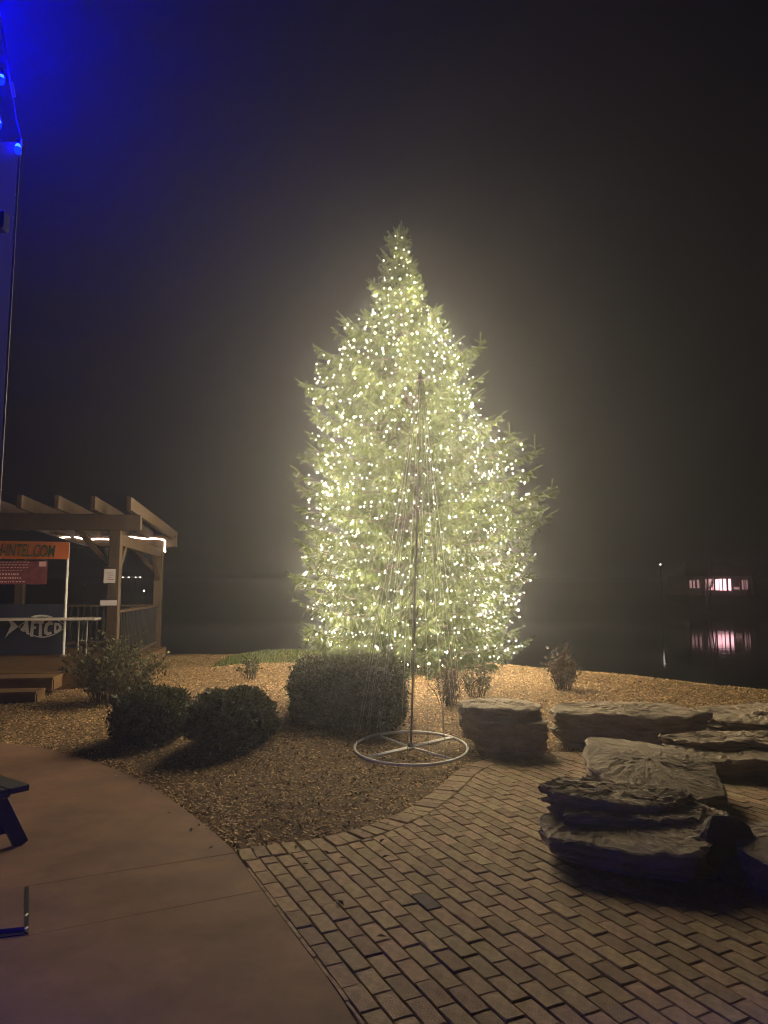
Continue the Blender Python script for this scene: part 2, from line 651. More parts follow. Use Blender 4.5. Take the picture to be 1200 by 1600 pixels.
def brick_geo(poly, seed, top=0.0):
    """bevelled, slightly worn prism over a convex outline given about (0, 0)"""
    r = random.Random(seed)
    P = [np.array(q) for q in poly]
    cc = sum(P) / len(P)
    Q = []
    for a, b in zip(P, P[1:] + P[:1]):
        Q.append(a)
        if np.linalg.norm(a - b) > 0.06:
            Q.append((a + b) / 2)
    def inset(q, dd):
        d = q - cc
        L = max(np.linalg.norm(d), 1e-6)
        sx = max(abs(np.dot(d, cu_l)), 1e-6); sy = max(abs(np.dot(d, cv_l)), 1e-6)
        ux = np.dot(d, cu_l); uy = np.dot(d, cv_l)
        ux = math.copysign(max(abs(ux) - dd, 0), ux) if abs(ux) > 0.012 else ux
        uy = math.copysign(max(abs(uy) - dd, 0), uy) if abs(uy) > 0.012 else uy
        return cc + cu_l * ux + cv_l * uy
    n = len(Q)
    lo = [inset(q, 0.0016 + r.uniform(0, 0.0022)) for q in Q]
    hi = [inset(q, 0.0055 + r.uniform(0, 0.004)) for q in Q]
    vs = [(q[0], q[1], -0.06) for q in lo] + [(q[0], q[1], -0.0065 + r.uniform(-0.0015, 0.001) + top) for q in lo] + \
         [(q[0], q[1], top + r.uniform(-0.0012, 0.0004)) for q in hi]
    fs = [(i, (i + 1) % n, n + (i + 1) % n, n + i) for i in range(n)] + \
         [(n + i, n + (i + 1) % n, 2 * n + (i + 1) % n, 2 * n + i) for i in range(n)] + [tuple(range(2 * n, 3 * n))]
    return vs, fs


cu_l, cv_l = np.array((1.0, 0.0)), np.array((0.0, 1.0))
variants = []
for k in range(8):
    vs, fs = brick_geo([np.array(q) for q in ((-0.1, -0.05), (0.1, -0.05), (0.1, 0.05), (-0.1, 0.05))], 100 + k)
    variants.append((vs, fs))
items = []
for c, P in full:
    items.append(('full', c, ang, None))
for c, t, nn in soldiers:
    items.append(('full', c, math.atan2(nn[1], nn[0]), None))
for c, P in cut:
    items.append(('cut', P.mean(0), 0, P))


def in_view(c):
    x, y = c
    if y < 2.0:
        return False
    zc = y * math.cos(TILT) - H * math.sin(TILT)
    px = 600 + F * x / zc
    py = 800 + F * (H * math.cos(TILT) + y * math.sin(TILT)) / zc
    return -20 < px < 1220 and 1150 < py < 1640


items.sort(key=lambda q: (0 if in_view(q[1]) else 1, q[1][0] ** 2 + q[1][1] ** 2))
var_mesh = []
for vs, fs in variants:
    m = MB().add(vs, fs).mesh('brick')
    m.materials.append(MATS['paver'])
    var_mesh.append(m)
restmb = MB()
DK = G(677, 1413)
for n_, (kind, c, a, P) in enumerate(items):
    r = random.Random(n_ * 13 + 5)
    dz = r.uniform(-0.003, 0.003)
    tilt = (r.uniform(-0.012, 0.012), r.uniform(-0.02, 0.02))
    a2 = a + r.uniform(-0.012, 0.012)
    if kind == 'full':
        if n_ < 300:
            ob = bpy.data.objects.new('brick', var_mesh[r.randrange(8)])
            COL.objects.link(ob)
            ob.parent = patio
            ob.location = (c[0], c[1], dz)
            ob.rotation_euler = (tilt[0], tilt[1], a2 + (math.pi if r.random() < 0.5 else 0))
            if math.hypot(c[0] - DK.x, c[1] - DK.y) < 0.055:
                ob.material_slots[0].link = 'OBJECT'
                ob.material_slots[0].material = MATS['rock_dark']
        else:
            vs, fs = variants[r.randrange(8)]
            M = Matrix.Translation((c[0], c[1], dz)) @ Matrix.Rotation(a2, 4, 'Z') @ Matrix.Rotation(tilt[0], 4, 'X') @ Matrix.Rotation(tilt[1], 4, 'Y')
            restmb.add([M @ Vector(q) for q in vs], fs)
    else:
        cu_l, cv_l = cu, cv
        vs, fs = brick_geo([q for q in P - c], n_)
        vs = [(q[0], q[1], q[2] + dz) for q in vs]
        if n_ < 300:
            ob = MB().add(vs, fs).build('brick', 'paver')
            ob.parent = patio
            ob.location = (c[0], c[1], 0)
        else:
            restmb.add([(q[0] + c[0], q[1] + c[1], q[2]) for q in vs], fs)
ob = restmb.build('brick_field', 'paver', patio)
ob['kind'] = 'stuff'

# ------------------------------------------------------------------ mulch chips, grass
def chip_mesh(name, P, size, flat=0.35, aspect=(0.25, 0.6)):
    n = len(P)
    a = rng.uniform(0, 2 * np.pi, n)
    tl = rng.normal(0, flat, n)
    rl = rng.normal(0, flat, n)
    d = np.stack([np.cos(a) * np.cos(tl), np.sin(a) * np.cos(tl), np.sin(tl)], 1)
    sdir = np.stack([-np.sin(a), np.cos(a), rl], 1)
    sdir /= np.linalg.norm(sdir, axis=1)[:, None]
    up = np.cross(d, sdir)
    L = size * rng.uniform(0.5, 1.4, n)[:, None]
    W = L * rng.uniform(*aspect, n)[:, None]
    T = W * 0.35
    P = P + np.array((0, 0, 1)) * (np.abs(np.sin(tl))[:, None] * L * 0.4)
    c = [P - d * L * .5 - sdir * W * .3, P + d * L * .4 - sdir * W * .5, P + d * L * .5 + sdir * W * .4, P - d * L * .45 + sdir * W * .5, P + up * T]
    V = np.stack(c, 1).reshape(-1, 3)
    b = np.arange(n)[:, None] * 5
    Fc = np.concatenate([b + np.array([[0, 1, 4]]), b + np.array([[1, 2, 4]]), b + np.array([[2, 3, 4]]), b + np.array([[3, 0, 4]])], 0)
    return arr_mesh(name, V, Fc)


N0 = 330000
x = rng.uniform(-7.5, 7.5, N0)
y = rng.uniform(4.8, 17.0, N0)
ey = np.interp(x, EX[:, 0], EX[:, 1])
cr = np.interp(x, [-12, -6, -4.5, -2, 0, 2.2, 4, 5, 6, 8, 14], [19, 17.8, 17.2, 14.6, 13.3, 12.3, 11.5, 11.0, 10.4, 9.6, 8.6])
keep = (y > ey + 0.015) & (y < cr + 0.6) & (np.abs(x) < y * 0.58 + 0.3)
keep &= ~((x < -2.2) & (y > 12.9 - 0.25 * (x + 2.2)) & (rng.random(N0) < 0.4))
keep &= (rng.random(N0) < np.clip(1.25 - 0.05 * y, 0.4, 1))
x, y = x[keep], y[keep]
P = np.stack([x, y, ground_z(x, y) + 0.004], 1)
ns = 260
ii = rng.integers(0, len(ED) - 1, ns)
sp = ED[ii] + np.stack([rng.normal(0, 0.06, ns), -np.abs(rng.normal(0, 0.10, ns))], 1)
P = np.concatenate([P, np.stack([sp[:, 0], sp[:, 1], np.full(ns, 0.006)], 1)], 0)
ob = put('mulch', chip_mesh('mulch', P, 0.027), 'chips')
tag(ob, 'loose tan wood chip mulch covering the garden bed', 'mulch', kind='stuff')
# stray chips on the paving edge
# grass strip by the crest
N1 = 9000
x = rng.uniform(-3.2, -0.6, N1)
y = rng.uniform(12.6, 15.0, N1)
keep = (y > 12.9 - 0.28 * (x + 1.8))
x, y = x[keep], y[keep]
n = len(x)
z = ground_z(x, y)
hgt = rng.uniform(0.03, 0.09, n)
a = rng.uniform(0, 2 * np.pi, n)
B = np.stack([x, y, z], 1)
sd = np.stack([np.cos(a), np.sin(a), 0 * a], 1) * 0.006
lean = np.stack([rng.normal(0, .02, n), rng.normal(0, .02, n), hgt], 1)
V = np.stack([B - sd, B + sd, B + lean], 1).reshape(-1, 3)
Fc = np.arange(n * 3).reshape(-1, 3)
tag(put('grass', arr_mesh('grass', V, Fc), 'grass'), 'short green grass growing at the crest beside the spruce', 'grass', kind='stuff')


# ------------------------------------------------------------------ rocks
def fbm(v, o=5, h=0.9):
    return noise.fractal(v, h, 2.1, o)


def rock(label, c, layers, rotz=0.0, seed=0, material='rock', p=3.2, rough=0.02, flake=0.012, tiltx=0.0, segs=84, on=1.0):
    """layers, bottom up: (z0, z1, size_x, size_y, off_x, off_y, tilt_x, tilt_y, dome)"""
    mb = MB()
    off = Vector((seed * 7.3, seed * 3.1, seed * 1.7))
    for li, (z0, z1, sx, sy, ox, oy, tx, ty, dome) in enumerate(layers):
        o2 = off + Vector((li * 2.9, li * 5.1, li * 1.3))
        rings = [i / 14 for i in range(1, 14)] + [0.965, 1.0]
        rows = 16
        V, Fq = [], []

        def rad(th):
            ct, st = math.cos(th), math.sin(th)
            sq = (abs(ct) ** p + abs(st) ** p) ** (-1 / p)
            d = Vector((ct, st, 0))
            a = 1 + 0.22 * noise.noise(d * 1.2 + o2) + 0.16 * noise.noise(d * 2.6 + o2) + 0.035 * noise.noise(d * 9 + o2) + 0.015 * noise.noise(d * 25 + o2)
            return sq * (1 + (a - 1) * on)

        rr_ = random.Random(seed * 31 + li * 7)
        nc = rr_.randint(7, 10)
        ca = sorted(2 * math.pi * (k + rr_.uniform(-0.32, 0.32)) / nc for k in range(nc))
        cp = [Vector((math.cos(a), math.sin(a), 0)) * rad(a) * rr_.uniform(0.97, 1.10) for a in ca]

        def poly_rad(th):
            d = Vector((math.cos(th), math.sin(th), 0))
            for a, b in zip(cp, cp[1:] + cp[:1]):
                den = d.x * (b.y - a.y) - d.y * (b.x - a.x)
                if abs(den) < 1e-9:
                    continue
                t_ = (a.x * (b.y - a.y) - a.y * (b.x - a.x)) / den
                u_ = (a.x * d.y - a.y * d.x) / den
                if t_ > 0 and -1e-6 <= u_ <= 1 + 1e-6:
                    return t_ * (1 + 0.03 * noise.noise(d * 7 + o2) + 0.018 * noise.noise(d * 22 + o2))
            return rad(th)

        R = [poly_rad(2 * math.pi * k / segs) for k in range(segs)]

        def topz(x, y, rho):
            q = Vector((x, y, 0))
            f1 = fbm(q * 2.0 + o2)
            f2 = fbm(Vector((x * 3.0, y * 8.0, 0)) + o2, 5)
            lv = f1 * 2.0 + 0.7 * x - 1.3 * y
            fl = math.floor(lv * 2.2)
            fr = lv * 2.2 - fl
            ter = fl + min(1, max(0, (fr - 0.86) / 0.14))
            return z1 + dome * (1 - rho ** 2) + tx * x + ty * y + rough * f1 + rough * 0.22 * f2 + flake * 2.2 * (ter - lv * 2.2 + 0.5)

        V.append((ox, oy, topz(ox, oy, 0)))
        for rho in rings:
            for k in range(segs):
                th = 2 * math.pi * k / segs
                x = ox + sx / 2 * R[k] * rho * math.cos(th)
                y = oy + sy / 2 * R[k] * rho * math.sin(th)
                zz = topz(x, y, rho)
                if rho == 1.0:
                    zz -= 0.012
                V.append((x, y, zz))
        hgt = z1 - z0
        for r_ in range(1, rows + 1):
            u = r_ / rows
            for k in range(segs):
                th = 2 * math.pi * k / segs
                d = Vector((math.cos(th), math.sin(th), 0))
                x1 = ox + sx / 2 * R[k] * d.x
                y1 = oy + sy / 2 * R[k] * d.y
                zt = topz(x1, y1, 1.0) - 0.012
                zz = zt + (z0 - zt) * u
                cl = noise.cell(Vector((math.floor(zz * 34 + 1.5 * noise.noise(d * 1.4 + off)) * 1.37, math.floor(th * 2.2 + noise.noise(Vector((zz * 9, th, 0)))) * 0.71, seed)))
                stria = 0.055 * (cl - 0.5) + noise.noise(Vector((d.x * 1.6, d.y * 1.6, zz * 16)) + off) * 0.045 + noise.noise(Vector((d.x * 5, d.y * 5, zz * 34)) + off) * 0.02
                inn = 1 - 0.16 * u * u + stria * (1 if u < 1 else 0.3)
                q = Vector((ox + sx / 2 * R[k] * inn * d.x, oy + sy / 2 * R[k] * inn * d.y, zz))
                V.append(tuple(q + d * 0.02 * fbm(q * 5 + off, 4)))
        nr = len(rings)
        for k in range(segs):
            Fq.append((0, 1 + k, 1 + (k + 1) % segs))
        for i in range(nr + rows - 1):
            a, b = 1 + i * segs, 1 + (i + 1) * segs
            for k in range(segs):
                k2 = (k + 1) % segs
                Fq.append((a + k, b + k, b + k2, a + k2))
        e = 1 + (nr + rows - 1) * segs
        Fq.append(tuple(e + k for k in range(segs))[::-1])
        mb.add(V, Fq)
    ob = mb.build('boulder', material)
    ob.location = c
    ob.rotation_euler = (tiltx, 0, rotz)
    return tag(ob, label, 'boulder', 'landscape boulders edging the patio')


def at(px, Y):
    return pw(px, 1150, Y).x


def zat(py, Y):
    return pw(600, py, Y).z


B0 = -0.07
# end of the row, beside the wire frame
zt = zat(1097, 8.0)
rock('rounded brown boulder beside the wire tree frame at the end of the boulder row', (at(790, 7.85), 7.85, 0),
     [(B0, zt - 0.12, 0.92, 0.9, 0.0, 0.0, 0, 0, 0.0), (0.12, zt - 0.01, 0.86, 0.78, -0.03, 0.05, -0.02, 0.0, 0.02)], seed=1, rough=0.03, flake=0.008, p=3.0)
zt = zat(1106, 8.3)
rock('long low flat-topped boulder holding back the mulch behind the patio', (at(972, 8.15), 8.15, 0),
     [(B0, zt, 1.72, 0.72, 0.0, 0.02, -0.02, 0.06, 0.01)], seed=2, rough=0.028, flake=0.009, p=5)
rock('tan boulder continuing the row past the long low boulder', (at(1195, 8.4), 8.4, 0),
     [(B0, zat(1112, 8.5), 1.42, 0.9, 0.0, 0.0, 0.0, 0.08, 0.0), (0.1, zat(1106, 8.6), 0.9, 0.5, 0.25, 0.15, 0, 0, 0)], seed=3, rough=0.028, flake=0.009, p=4)
rock('rough split-topped boulder between the row and the smooth domed boulder', (at(1165, 6.9), 6.95, 0),
     [(B0, zat(1172, 6.9), 1.5, 0.95, 0.0, 0.0, 0.0, 0.05, 0.0), (0.1, zat(1155, 7.1), 1.35, 0.55, -0.02, 0.2, 0.0, 0.04, 0.0)], seed=4, rough=0.035, flake=0.012, p=4, rotz=-0.12)
rock('smooth domed tan boulder behind the layered boulder', (at(1020, 5.95), 5.95, 0),
     [(B0, zat(1197, 5.95), 1.16, 1.25, 0.0, 0.0, -0.06, 0.14, 0.045)], seed=15, rough=0.014, flake=0.006, p=2.6, on=0.7)
# big layered one
rock('big layered slate boulder with stepped ledges on the brick patio', (at(982, 4.8), 4.8, 0),
     [(B0, 0.15, 1.04, 0.86, 0.03, 0.06, 0, 0, 0), (0.03, 0.225, 1.20, 1.02, -0.01, 0.0, 0.04, 0.05, 0.0),
      (0.18, 0.272, 0.98, 0.66, 0.07, 0.15, -0.02, 0.06, 0.0), (0.17, 0.325, 0.98, 0.50, -0.04, 0.21, -0.06, 0.07, 0.004)], seed=6, rough=0.012, flake=0.010, p=2.6, segs=120, rotz=-0.08)
rock('dark rounded slab leaning on edge beside the layered boulder', (at(1131, 4.45), 4.45, 0.16),
     [(-0.06, 0.05, 0.36, 0.40, 0.0, 0.0, 0, 0, 0.01)], seed=7, material='rock_dark', p=2.0, rough=0.006, flake=0.0, tiltx=1.15, rotz=0.25, on=0.35)
rock('squared boulder with a pale top next to the dark leaning slab', (at(1245, 4.3), 4.3, 0),
     [(B0, zat(1318, 4.3), 0.66, 0.62, 0.0, 0.0, 0.06, 0.05, 0.01)], seed=8, rough=0.02, flake=0.006, p=5)
q = gp(1040, 1064)
rock('flat pale rock lying on the crest above the lake', (q.x, q.y + 0.1, q.z),
     [(-0.15, 0.09, 1.05, 0.6, 0, 0, -0.04, 0.02, 0.02)], seed=9, rough=0.02, flake=0.006, p=3)


# ------------------------------------------------------------------ plants
def leaf_quads(P, Nn, size, droop=0.3):
    n = len(P)
    d = Nn + rng.normal(0, 0.75, (n, 3))
    d /= np.linalg.norm(d, axis=1)[:, None]
    r = rng.normal(0, 1, (n, 3))
    s_ = np.cross(d, r)
    s_ /= np.linalg.norm(s_, axis=1)[:, None]
    up = np.cross(s_, d)
    L = size * rng.uniform(0.6, 1.4, n)[:, None]
    W = L * 0.3
    c = [P, P + d * L * .5 + s_ * W + up * L * .1, P + d * L, P + d * L * .5 - s_ * W + up * L * .1]
    V = np.stack(c, 1).reshape(-1, 3)
    b = np.arange(n)[:, None] * 4
    Fc = np.concatenate([b + np.array([[0, 1, 2]]), b + np.array([[0, 2, 3]])], 0)
    return V, Fc


def superell(n, size, power):
    q = rng.normal(0, 1, (n, 3))
    q /= (np.abs(q) ** power).sum(1)[:, None] ** (1 / power)
    g = np.sign(q) * np.abs(q) ** (power - 1) / np.array(size)
    g /= np.linalg.norm(g, axis=1)[:, None]
    return q, g


def clipped_bush(name, label, cat, c, size, power, nleaf, leaf=0.028, lump=0.06, seed=0, group=None):
    c = np.array(c, float)
    t = thing(name, label, cat, tuple(c), group)
    hs = np.array(size) / 2
    q, g = superell(nleaf, hs, power)
    lm = np.array([noise.noise(Vector((p[0] * 2.2 + seed, p[1] * 2.2, p[2] * 2.2))) + 0.5 * noise.noise(Vector((p[0] * 6 + seed, p[1] * 6, p[2] * 6))) for p in q])
    depth = rng.random(nleaf) ** 2
    rad = (1 + lump * lm) * (1 - 0.16 * depth)
    rad *= np.where(rng.random(nleaf) < 0.06, rng.uniform(1.0, 1.14, nleaf), 1.0)
    P = q * hs * rad[:, None] + c + np.array((0, 0, hs[2]))
    m = P[:, 2] > c[2] - 0.02
    V, Fc = leaf_quads(P[m], g[m], leaf)
    put('foliage', arr_mesh('foliage', V, Fc), 'box_leaf', t)
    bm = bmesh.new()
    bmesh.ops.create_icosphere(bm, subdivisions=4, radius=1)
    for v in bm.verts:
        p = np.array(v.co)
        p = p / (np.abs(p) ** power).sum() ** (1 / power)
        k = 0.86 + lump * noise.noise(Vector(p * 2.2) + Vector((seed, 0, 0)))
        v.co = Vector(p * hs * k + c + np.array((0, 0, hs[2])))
    mm = bpy.data.meshes.new('dark_core')
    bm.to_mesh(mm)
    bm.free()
    put('dark_core', mm, 'box_core', t)  # solid dark core added to block light through the bush
    sm = MB()
    for k in range(6):
        a = k * 1.05
        sm.tube([c + np.array((0.05 * math.cos(a), 0.05 * math.sin(a), -0.05)), c + np.array((0.15 * math.cos(a), 0.15 * math.sin(a), hs[2] * 0.8))], [0.015, 0.008], 5)
    sm.build('stem', 'bark', t)
    return t


hx0, hx1 = pw(450, 1100, 8.15).x, pw(632, 1100, 8.15).x
cy = 8.75
zt = pw(540, 1036, 8.3).z
zg = gz((hx0 + hx1) / 2, cy - 0.4) - 0.03
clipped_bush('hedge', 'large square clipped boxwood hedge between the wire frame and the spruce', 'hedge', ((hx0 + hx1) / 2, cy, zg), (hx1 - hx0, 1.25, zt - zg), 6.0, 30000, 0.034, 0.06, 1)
for k, (x0, x1, yt, Yc, dp, lab) in enumerate(((184, 292, 1076, 8.2, 0.8, 'smaller low rounded boxwood with yellowed tips beside the wispy shrub'),
                                              (300, 427, 1078, 7.75, 0.9, 'wider low rounded boxwood between the small boxwood and the square hedge'))):
    a, b = pw(x0, yt, Yc), pw(x1, yt, Yc)
    zg = gz((a.x + b.x) / 2, Yc - 0.2) - 0.03
    zt = pw((x0 + x1) / 2, yt, Yc + 0.1).z
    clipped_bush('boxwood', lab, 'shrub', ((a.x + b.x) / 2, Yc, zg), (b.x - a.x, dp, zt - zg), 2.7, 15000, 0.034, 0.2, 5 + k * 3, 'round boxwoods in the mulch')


def open_shrub(label, px, base_py, width, height, nstem, nleaf, leaf, leafmat, seed, Y=None, name='shrub'):
    r = random.Random(seed)
    p = gp(px, base_py) if Y is None else Vector((pw(px, 900, Y).x, Y, 0))
    if Y is not None:
        p.z = gz(p.x, p.y)
    t = thing(name, label, 'shrub', tuple(p), 'open shrubs in the mulch')
    sm = MB()
    LP, LN = [], []
    for k in range(nstem):
        a = r.uniform(0, 2 * math.pi)
        rr = math.sqrt(r.random()) * width / 2
        hh = height * (1 - 0.45 * (rr / (width / 2)) ** 2) * r.uniform(0.7, 1.05)
        tip = Vector((rr * math.cos(a), rr * math.sin(a) * 0.8, hh))
        pts = []
        for i in range(6):
            u = i / 5
            q = Vector((tip.x * (0.4 + 0.6 * u ** 1.3), tip.y * (0.4 + 0.6 * u ** 1.3), tip.z * u ** 0.9)) + Vector((r.gauss(0, .015), r.gauss(0, .015), 0)) * (1 if i else 0)
            pts.append(p + q + Vector((0, 0, -0.02 if i == 0 else 0)))
        sm.tube(pts, [0.006, 0.005, 0.0045, 0.004, 0.003, 0.002], 4)
        tw = [pts]
        for b in range(3):
            i = r.randrange(1, 5)
            d = Vector((r.gauss(0, 1), r.gauss(0, 1), r.uniform(0.2, 1.4))).normalized() * r.uniform(0.12, 0.28) * height
            q = [pts[i], pts[i] + d * 0.5 + Vector((0, 0, 0.01)), pts[i] + d]
            sm.tube(q, [0.003, 0.0025, 0.0015], 3)
            tw.append(q)
        for q in tw:
            for _ in range(nleaf):
                i = r.randrange(max(0, len(q) - 4), len(q) - 1)
                u = r.random()
                LP.append(q[i].lerp(q[i + 1], u) + Vector((r.gauss(0, .01), r.gauss(0, .01), r.gauss(0, .01))))
                LN.append((q[i + 1] - q[i]).normalized() * 0.7 + Vector((0, 0, 0.2)))
    sm.build('stem', 'bark', t)
    V, Fc = leaf_quads(np.array(LP), np.array(LN), leaf)
    put('foliage', arr_mesh('foliage', V, Fc), leafmat, t)
    return t


open_shrub('wide wispy grey-green shrub at the corner of the wooden deck', 178, 1096, 1.65, 1.0, 95, 11, 0.05, 'shrub_leaf', 3)
open_shrub('tiny sparse shrub on its own beside the grass strip', 392, 1062, 0.62, 0.42, 14, 7, 0.04, 'shrub_leaf', 4)
open_shrub('bare twiggy shrub behind the wire tree frame under the spruce', 700, 1102, 0.55, 0.60, 30, 6, 0.032, 'shrub_rust', 5)
open_shrub('feathery low shrub under the spruce near the rounded brown boulder', 745, 1088, 0.5, 0.52, 22, 7, 0.035, 'shrub_leaf', 9)
open_shrub('upright rusty-leaved shrub standing alone near the long low boulder', 880, 1078, 0.50, 0.66, 34, 9, 0.04, 'shrub_rust', 6)

# ------------------------------------------------------------------ the spruce
TY = 12.2
prof = [(345, 625, 631), (372, 620, 638), (400, 613, 643), (450, 599, 662), (500, 574, 690), (515, 540, 702), (560, 510, 726), (600, 482, 744),
        (640, 488, 752), (680, 492, 772), (705, 490, 814), (760, 483, 828), (800, 480, 830), (850, 476, 832), (900, 472, 822), (950, 477, 814),
        (1000, 484, 810), (1030, 490, 804)]
tbase = pw(640, 1030, TY)
TX = tbase.x
TZ = gz(TX, TY)
pz, pl_, pr_ = [], [], []
for py, a, b in prof[::-1]:
    A_, B_ = pw(a, py, TY), pw(b, py, TY)
    pz.append(A_.z); pl_.append(max(TX - A_.x, 0.03)); pr_.append(max(B_.x - TX, 0.03))
top = pw(627, 345, TY)
topx = top.x - TX


def lean(z):
    return topx * max(0, (z - TZ) / (top.z - TZ)) ** 2


def Rad(th, z):
    l, r_ = np.interp(z, pz, pl_), np.interp(z, pz, pr_)
    c = math.cos(th)
    m_ = 0.5 * (l + r_)
    k = abs(c) ** 1.4
    return m_ * (1 - k) + (r_ if c > 0 else l) * k


spruce = thing('spruce_tree', 'tall spruce wound all over with warm white string lights', 'tree', (TX, TY, TZ))
mb = MB()
tp = []
for i in range(16):
    z = TZ - 0.1 + (top.z - TZ) * i / 15 * 0.985
    tp.append((TX + lean(z), TY, z))
mb.tube(tp, [0.17 * (1 - i / 15) + 0.012 for i in range(16)], 10)
mb.build('trunk', 'bark', spruce, smooth=True)

TO, TD, TL = [], [], []     # twigs


def twig(o, d, L):
    TO.append(tuple(o)); TD.append(tuple(d.normalized())); TL.append(L)


wood = MB()
r = random.Random(21)


def branch(start, end, lift, dens=1.0, droop=1.0):
    start, end = Vector(start), Vector(end)
    L = (end - start).length
    pts = []
    for i in range(8):
        t = i / 7
        q = start.lerp(end, t)
        q.z += -0.10 * L * math.sin(math.pi * t) * droop + lift * (t ** 5)
        pts.append(q)
    wood.tube(pts, [0.022 * (1 - i / 7) * min(1, L) + 0.004 for i in range(8)], 4, cap=False)
    n = max(4, int(L / 0.105 * dens))
    for k in range(n):
        t = 0.18 + 0.82 * (k + r.random() * 0.8) / n
        t = min(t, 0.99)
        i = min(int(t * 7), 6)
        p = pts[i].lerp(pts[i + 1], t * 7 - i)
        tg = (pts[i + 1] - pts[i]).normalized()
        sd = tg.cross(Vector((0, 0, 1))).normalized()
        for s_ in (-1, 1):
            ll = (0.13 + 0.34 * (1 - t) * min(1.0, L)) * r.uniform(0.7, 1.25)
            ll = min(ll, 0.42)
            d = tg * r.uniform(0.5, 1.0) + sd * s_ * r.uniform(0.6, 1.0) + Vector((0, 0, -r.uniform(0.1, 0.9) * droop))
            d.normalize()
            twig(p, d, ll)
            if ll > 0.17:
                for u in (0.35, 0.65):
                    d2 = d * 0.7 + Vector((r.gauss(0, .5), r.gauss(0, .5), -0.35 - 0.5 * r.random()))
                    twig(p + d * ll * u, d2, ll * r.uniform(0.4, 0.65))
        if r.random() < 0.5:
            twig(p, tg * 0.5 + Vector((r.gauss(0, .3), r.gauss(0, .3), r.uniform(-1.0, 0.7))), r.uniform(0.1, 0.2))
    tg = (pts[7] - pts[6]).normalized()
    twig(pts[7] - tg * 0.05, tg + Vector((0, 0, 0.35)), r.uniform(0.2, 0.32))
    for s_ in (-1, 1):
        sd = tg.cross(Vector((0, 0, 1))).normalized()
        twig(pts[7] - tg * 0.05, tg + sd * s_ * 0.8 + Vector((0, 0, r.uniform(-0.3, 0.3))), r.uniform(0.14, 0.22))


z = TZ + 0.10
az = 0.0
while z < top.z - 0.25:
    f = (z - TZ) / (top.z - TZ)
    nb_ = int(10 - 5 * f)
    az += 0.37
    for k in range(nb_):
        th = az + 2 * math.pi * (k + r.uniform(-0.3, 0.3)) / nb_
        ze = z + r.uniform(-0.08, 0.08)
        R = Rad(th, ze) * r.uniform(0.84, 1.12)
        R = max(R, 0.07)
        z0 = ze + 0.16 * R - 0.25 * R * (f > 0.72)
        branch((TX + lean(z0), TY, z0), (TX + lean(ze) + R * math.cos(th), TY + R * math.sin(th), ze), 0.05 + 0.10 * R * r.random(),
               droop=1.0 if f < 0.75 else 0.45)
    z += 0.205 - 0.05 * f
# long side limbs with upturned leaders that break the outline
for px, py, up_, dy in ((750, 545, 0.35, -0.3), (836, 712, 0.45, -0.2), (797, 690, 0.38, -0.7), (862, 775, 0.35, 0.1), (541, 512, 0.2, -0.3), (480, 606, 0.15, 0.2), (840, 800, 0.12, -0.5),
                        (462, 905, 0.1, 0.0), (475, 720, 0.2, -0.2), (585, 452, 0.25, 0.0), (826, 905, 0.25, 0.0), (470, 800, 0.1, 0.1)):
    e = pw(px, py, TY + dy)
    z0 = e.z + 0.05
    R = (e - Vector((TX, TY + 0, e.z))).length
    branch((TX + lean(z0), TY, z0 + 0.1 * R - 0.15), e, 0.04, dens=1.1, droop=0.7)
    twig(e, Vector((r.gauss(0, .06), 0, 1)), up_)
    for s_ in (-1, 1):
        twig(e + Vector((0, 0, up_ * 0.3)), Vector((s_ * 0.8, r.gauss(0, .3), 0.5)), 0.13)
        twig(e + Vector((0, 0, 0.02)), Vector((s_ * 0.9, r.gauss(0, .3), 0.3)), 0.17)
tt = Vector((TX + topx, TY, top.z))
for dx, L in ((0.0, 0.36), (-0.05, 0.22), (0.05, 0.2), (0.09, 0.14), (-0.1, 0.16)):
    twig(tt + Vector((dx * 0.5, 0, -0.28)), Vector((dx * 2.2, r.gauss(0, .1), 1)), L)
wood.build('branches', 'bark', spruce)

# twig template: a stem with a brush of needles
NN = 42
tv = [(0, 0.10, 0), (0, -0.05, 0.087), (0, -0.05, -0.087), (1.0, 0, 0)]
tf = [(0, 1, 3), (1, 2, 3), (2, 0, 3)]
for k in range(NN):
    x0 = 0.02 + 0.9 * k / NN
    a = k * 2.4
    ln = 1.0 if x0 < 0.8 else 0.8
    b = len(tv)
    ca, sa = math.cos(a), math.sin(a)
    wv = 0.16
    tv += [(x0 - 0.02, 0.05 * ca + wv * -sa, 0.05 * sa + wv * ca), (x0 - 0.02, 0.05 * ca - wv * -sa, 0.05 * sa - wv * ca), (x0 + 0.11, ln * ca, ln * sa)]
    tf.append((b, b + 1, b + 2))
tv, tf = np.array(tv), np.array(tf)
O, D, L = np.array(TO), np.array(TD), np.array(TL)
n = len(O)
ref = np.where(np.abs(D[:, 2:3]) > 0.95, np.array([[1.0, 0, 0]]), np.array([[0, 0, 1.0]]))
Bv = np.cross(D, ref); Bv /= np.linalg.norm(Bv, axis=1)[:, None]
Cv = np.cross(D, Bv)
ro = rng.uniform(0, 6.28, n)[:, None]
B2 = Bv * np.cos(ro) + Cv * np.sin(ro)
C2 = -Bv * np.sin(ro) + Cv * np.cos(ro)
thk = (0.033 * rng.uniform(0.8, 1.25, n))[:, None, None]
V = O[:, None, :] + D[:, None, :] * (L[:, None, None] * tv[None, :, 0:1]) + B2[:, None, :] * tv[None, :, 1:2] * thk + C2[:, None, :] * tv[None, :, 2:3] * thk
V[:, :, 2] -= (tv[None, :, 0] ** 2) * (L[:, None] * 0.12)
Fc = (tf[None] + (np.arange(n) * len(tv))[:, None, None]).reshape(-1, 3)
cm = arr_mesh('crown', V.reshape(-1, 3), Fc)
put('crown', cm, 'needles', spruce)
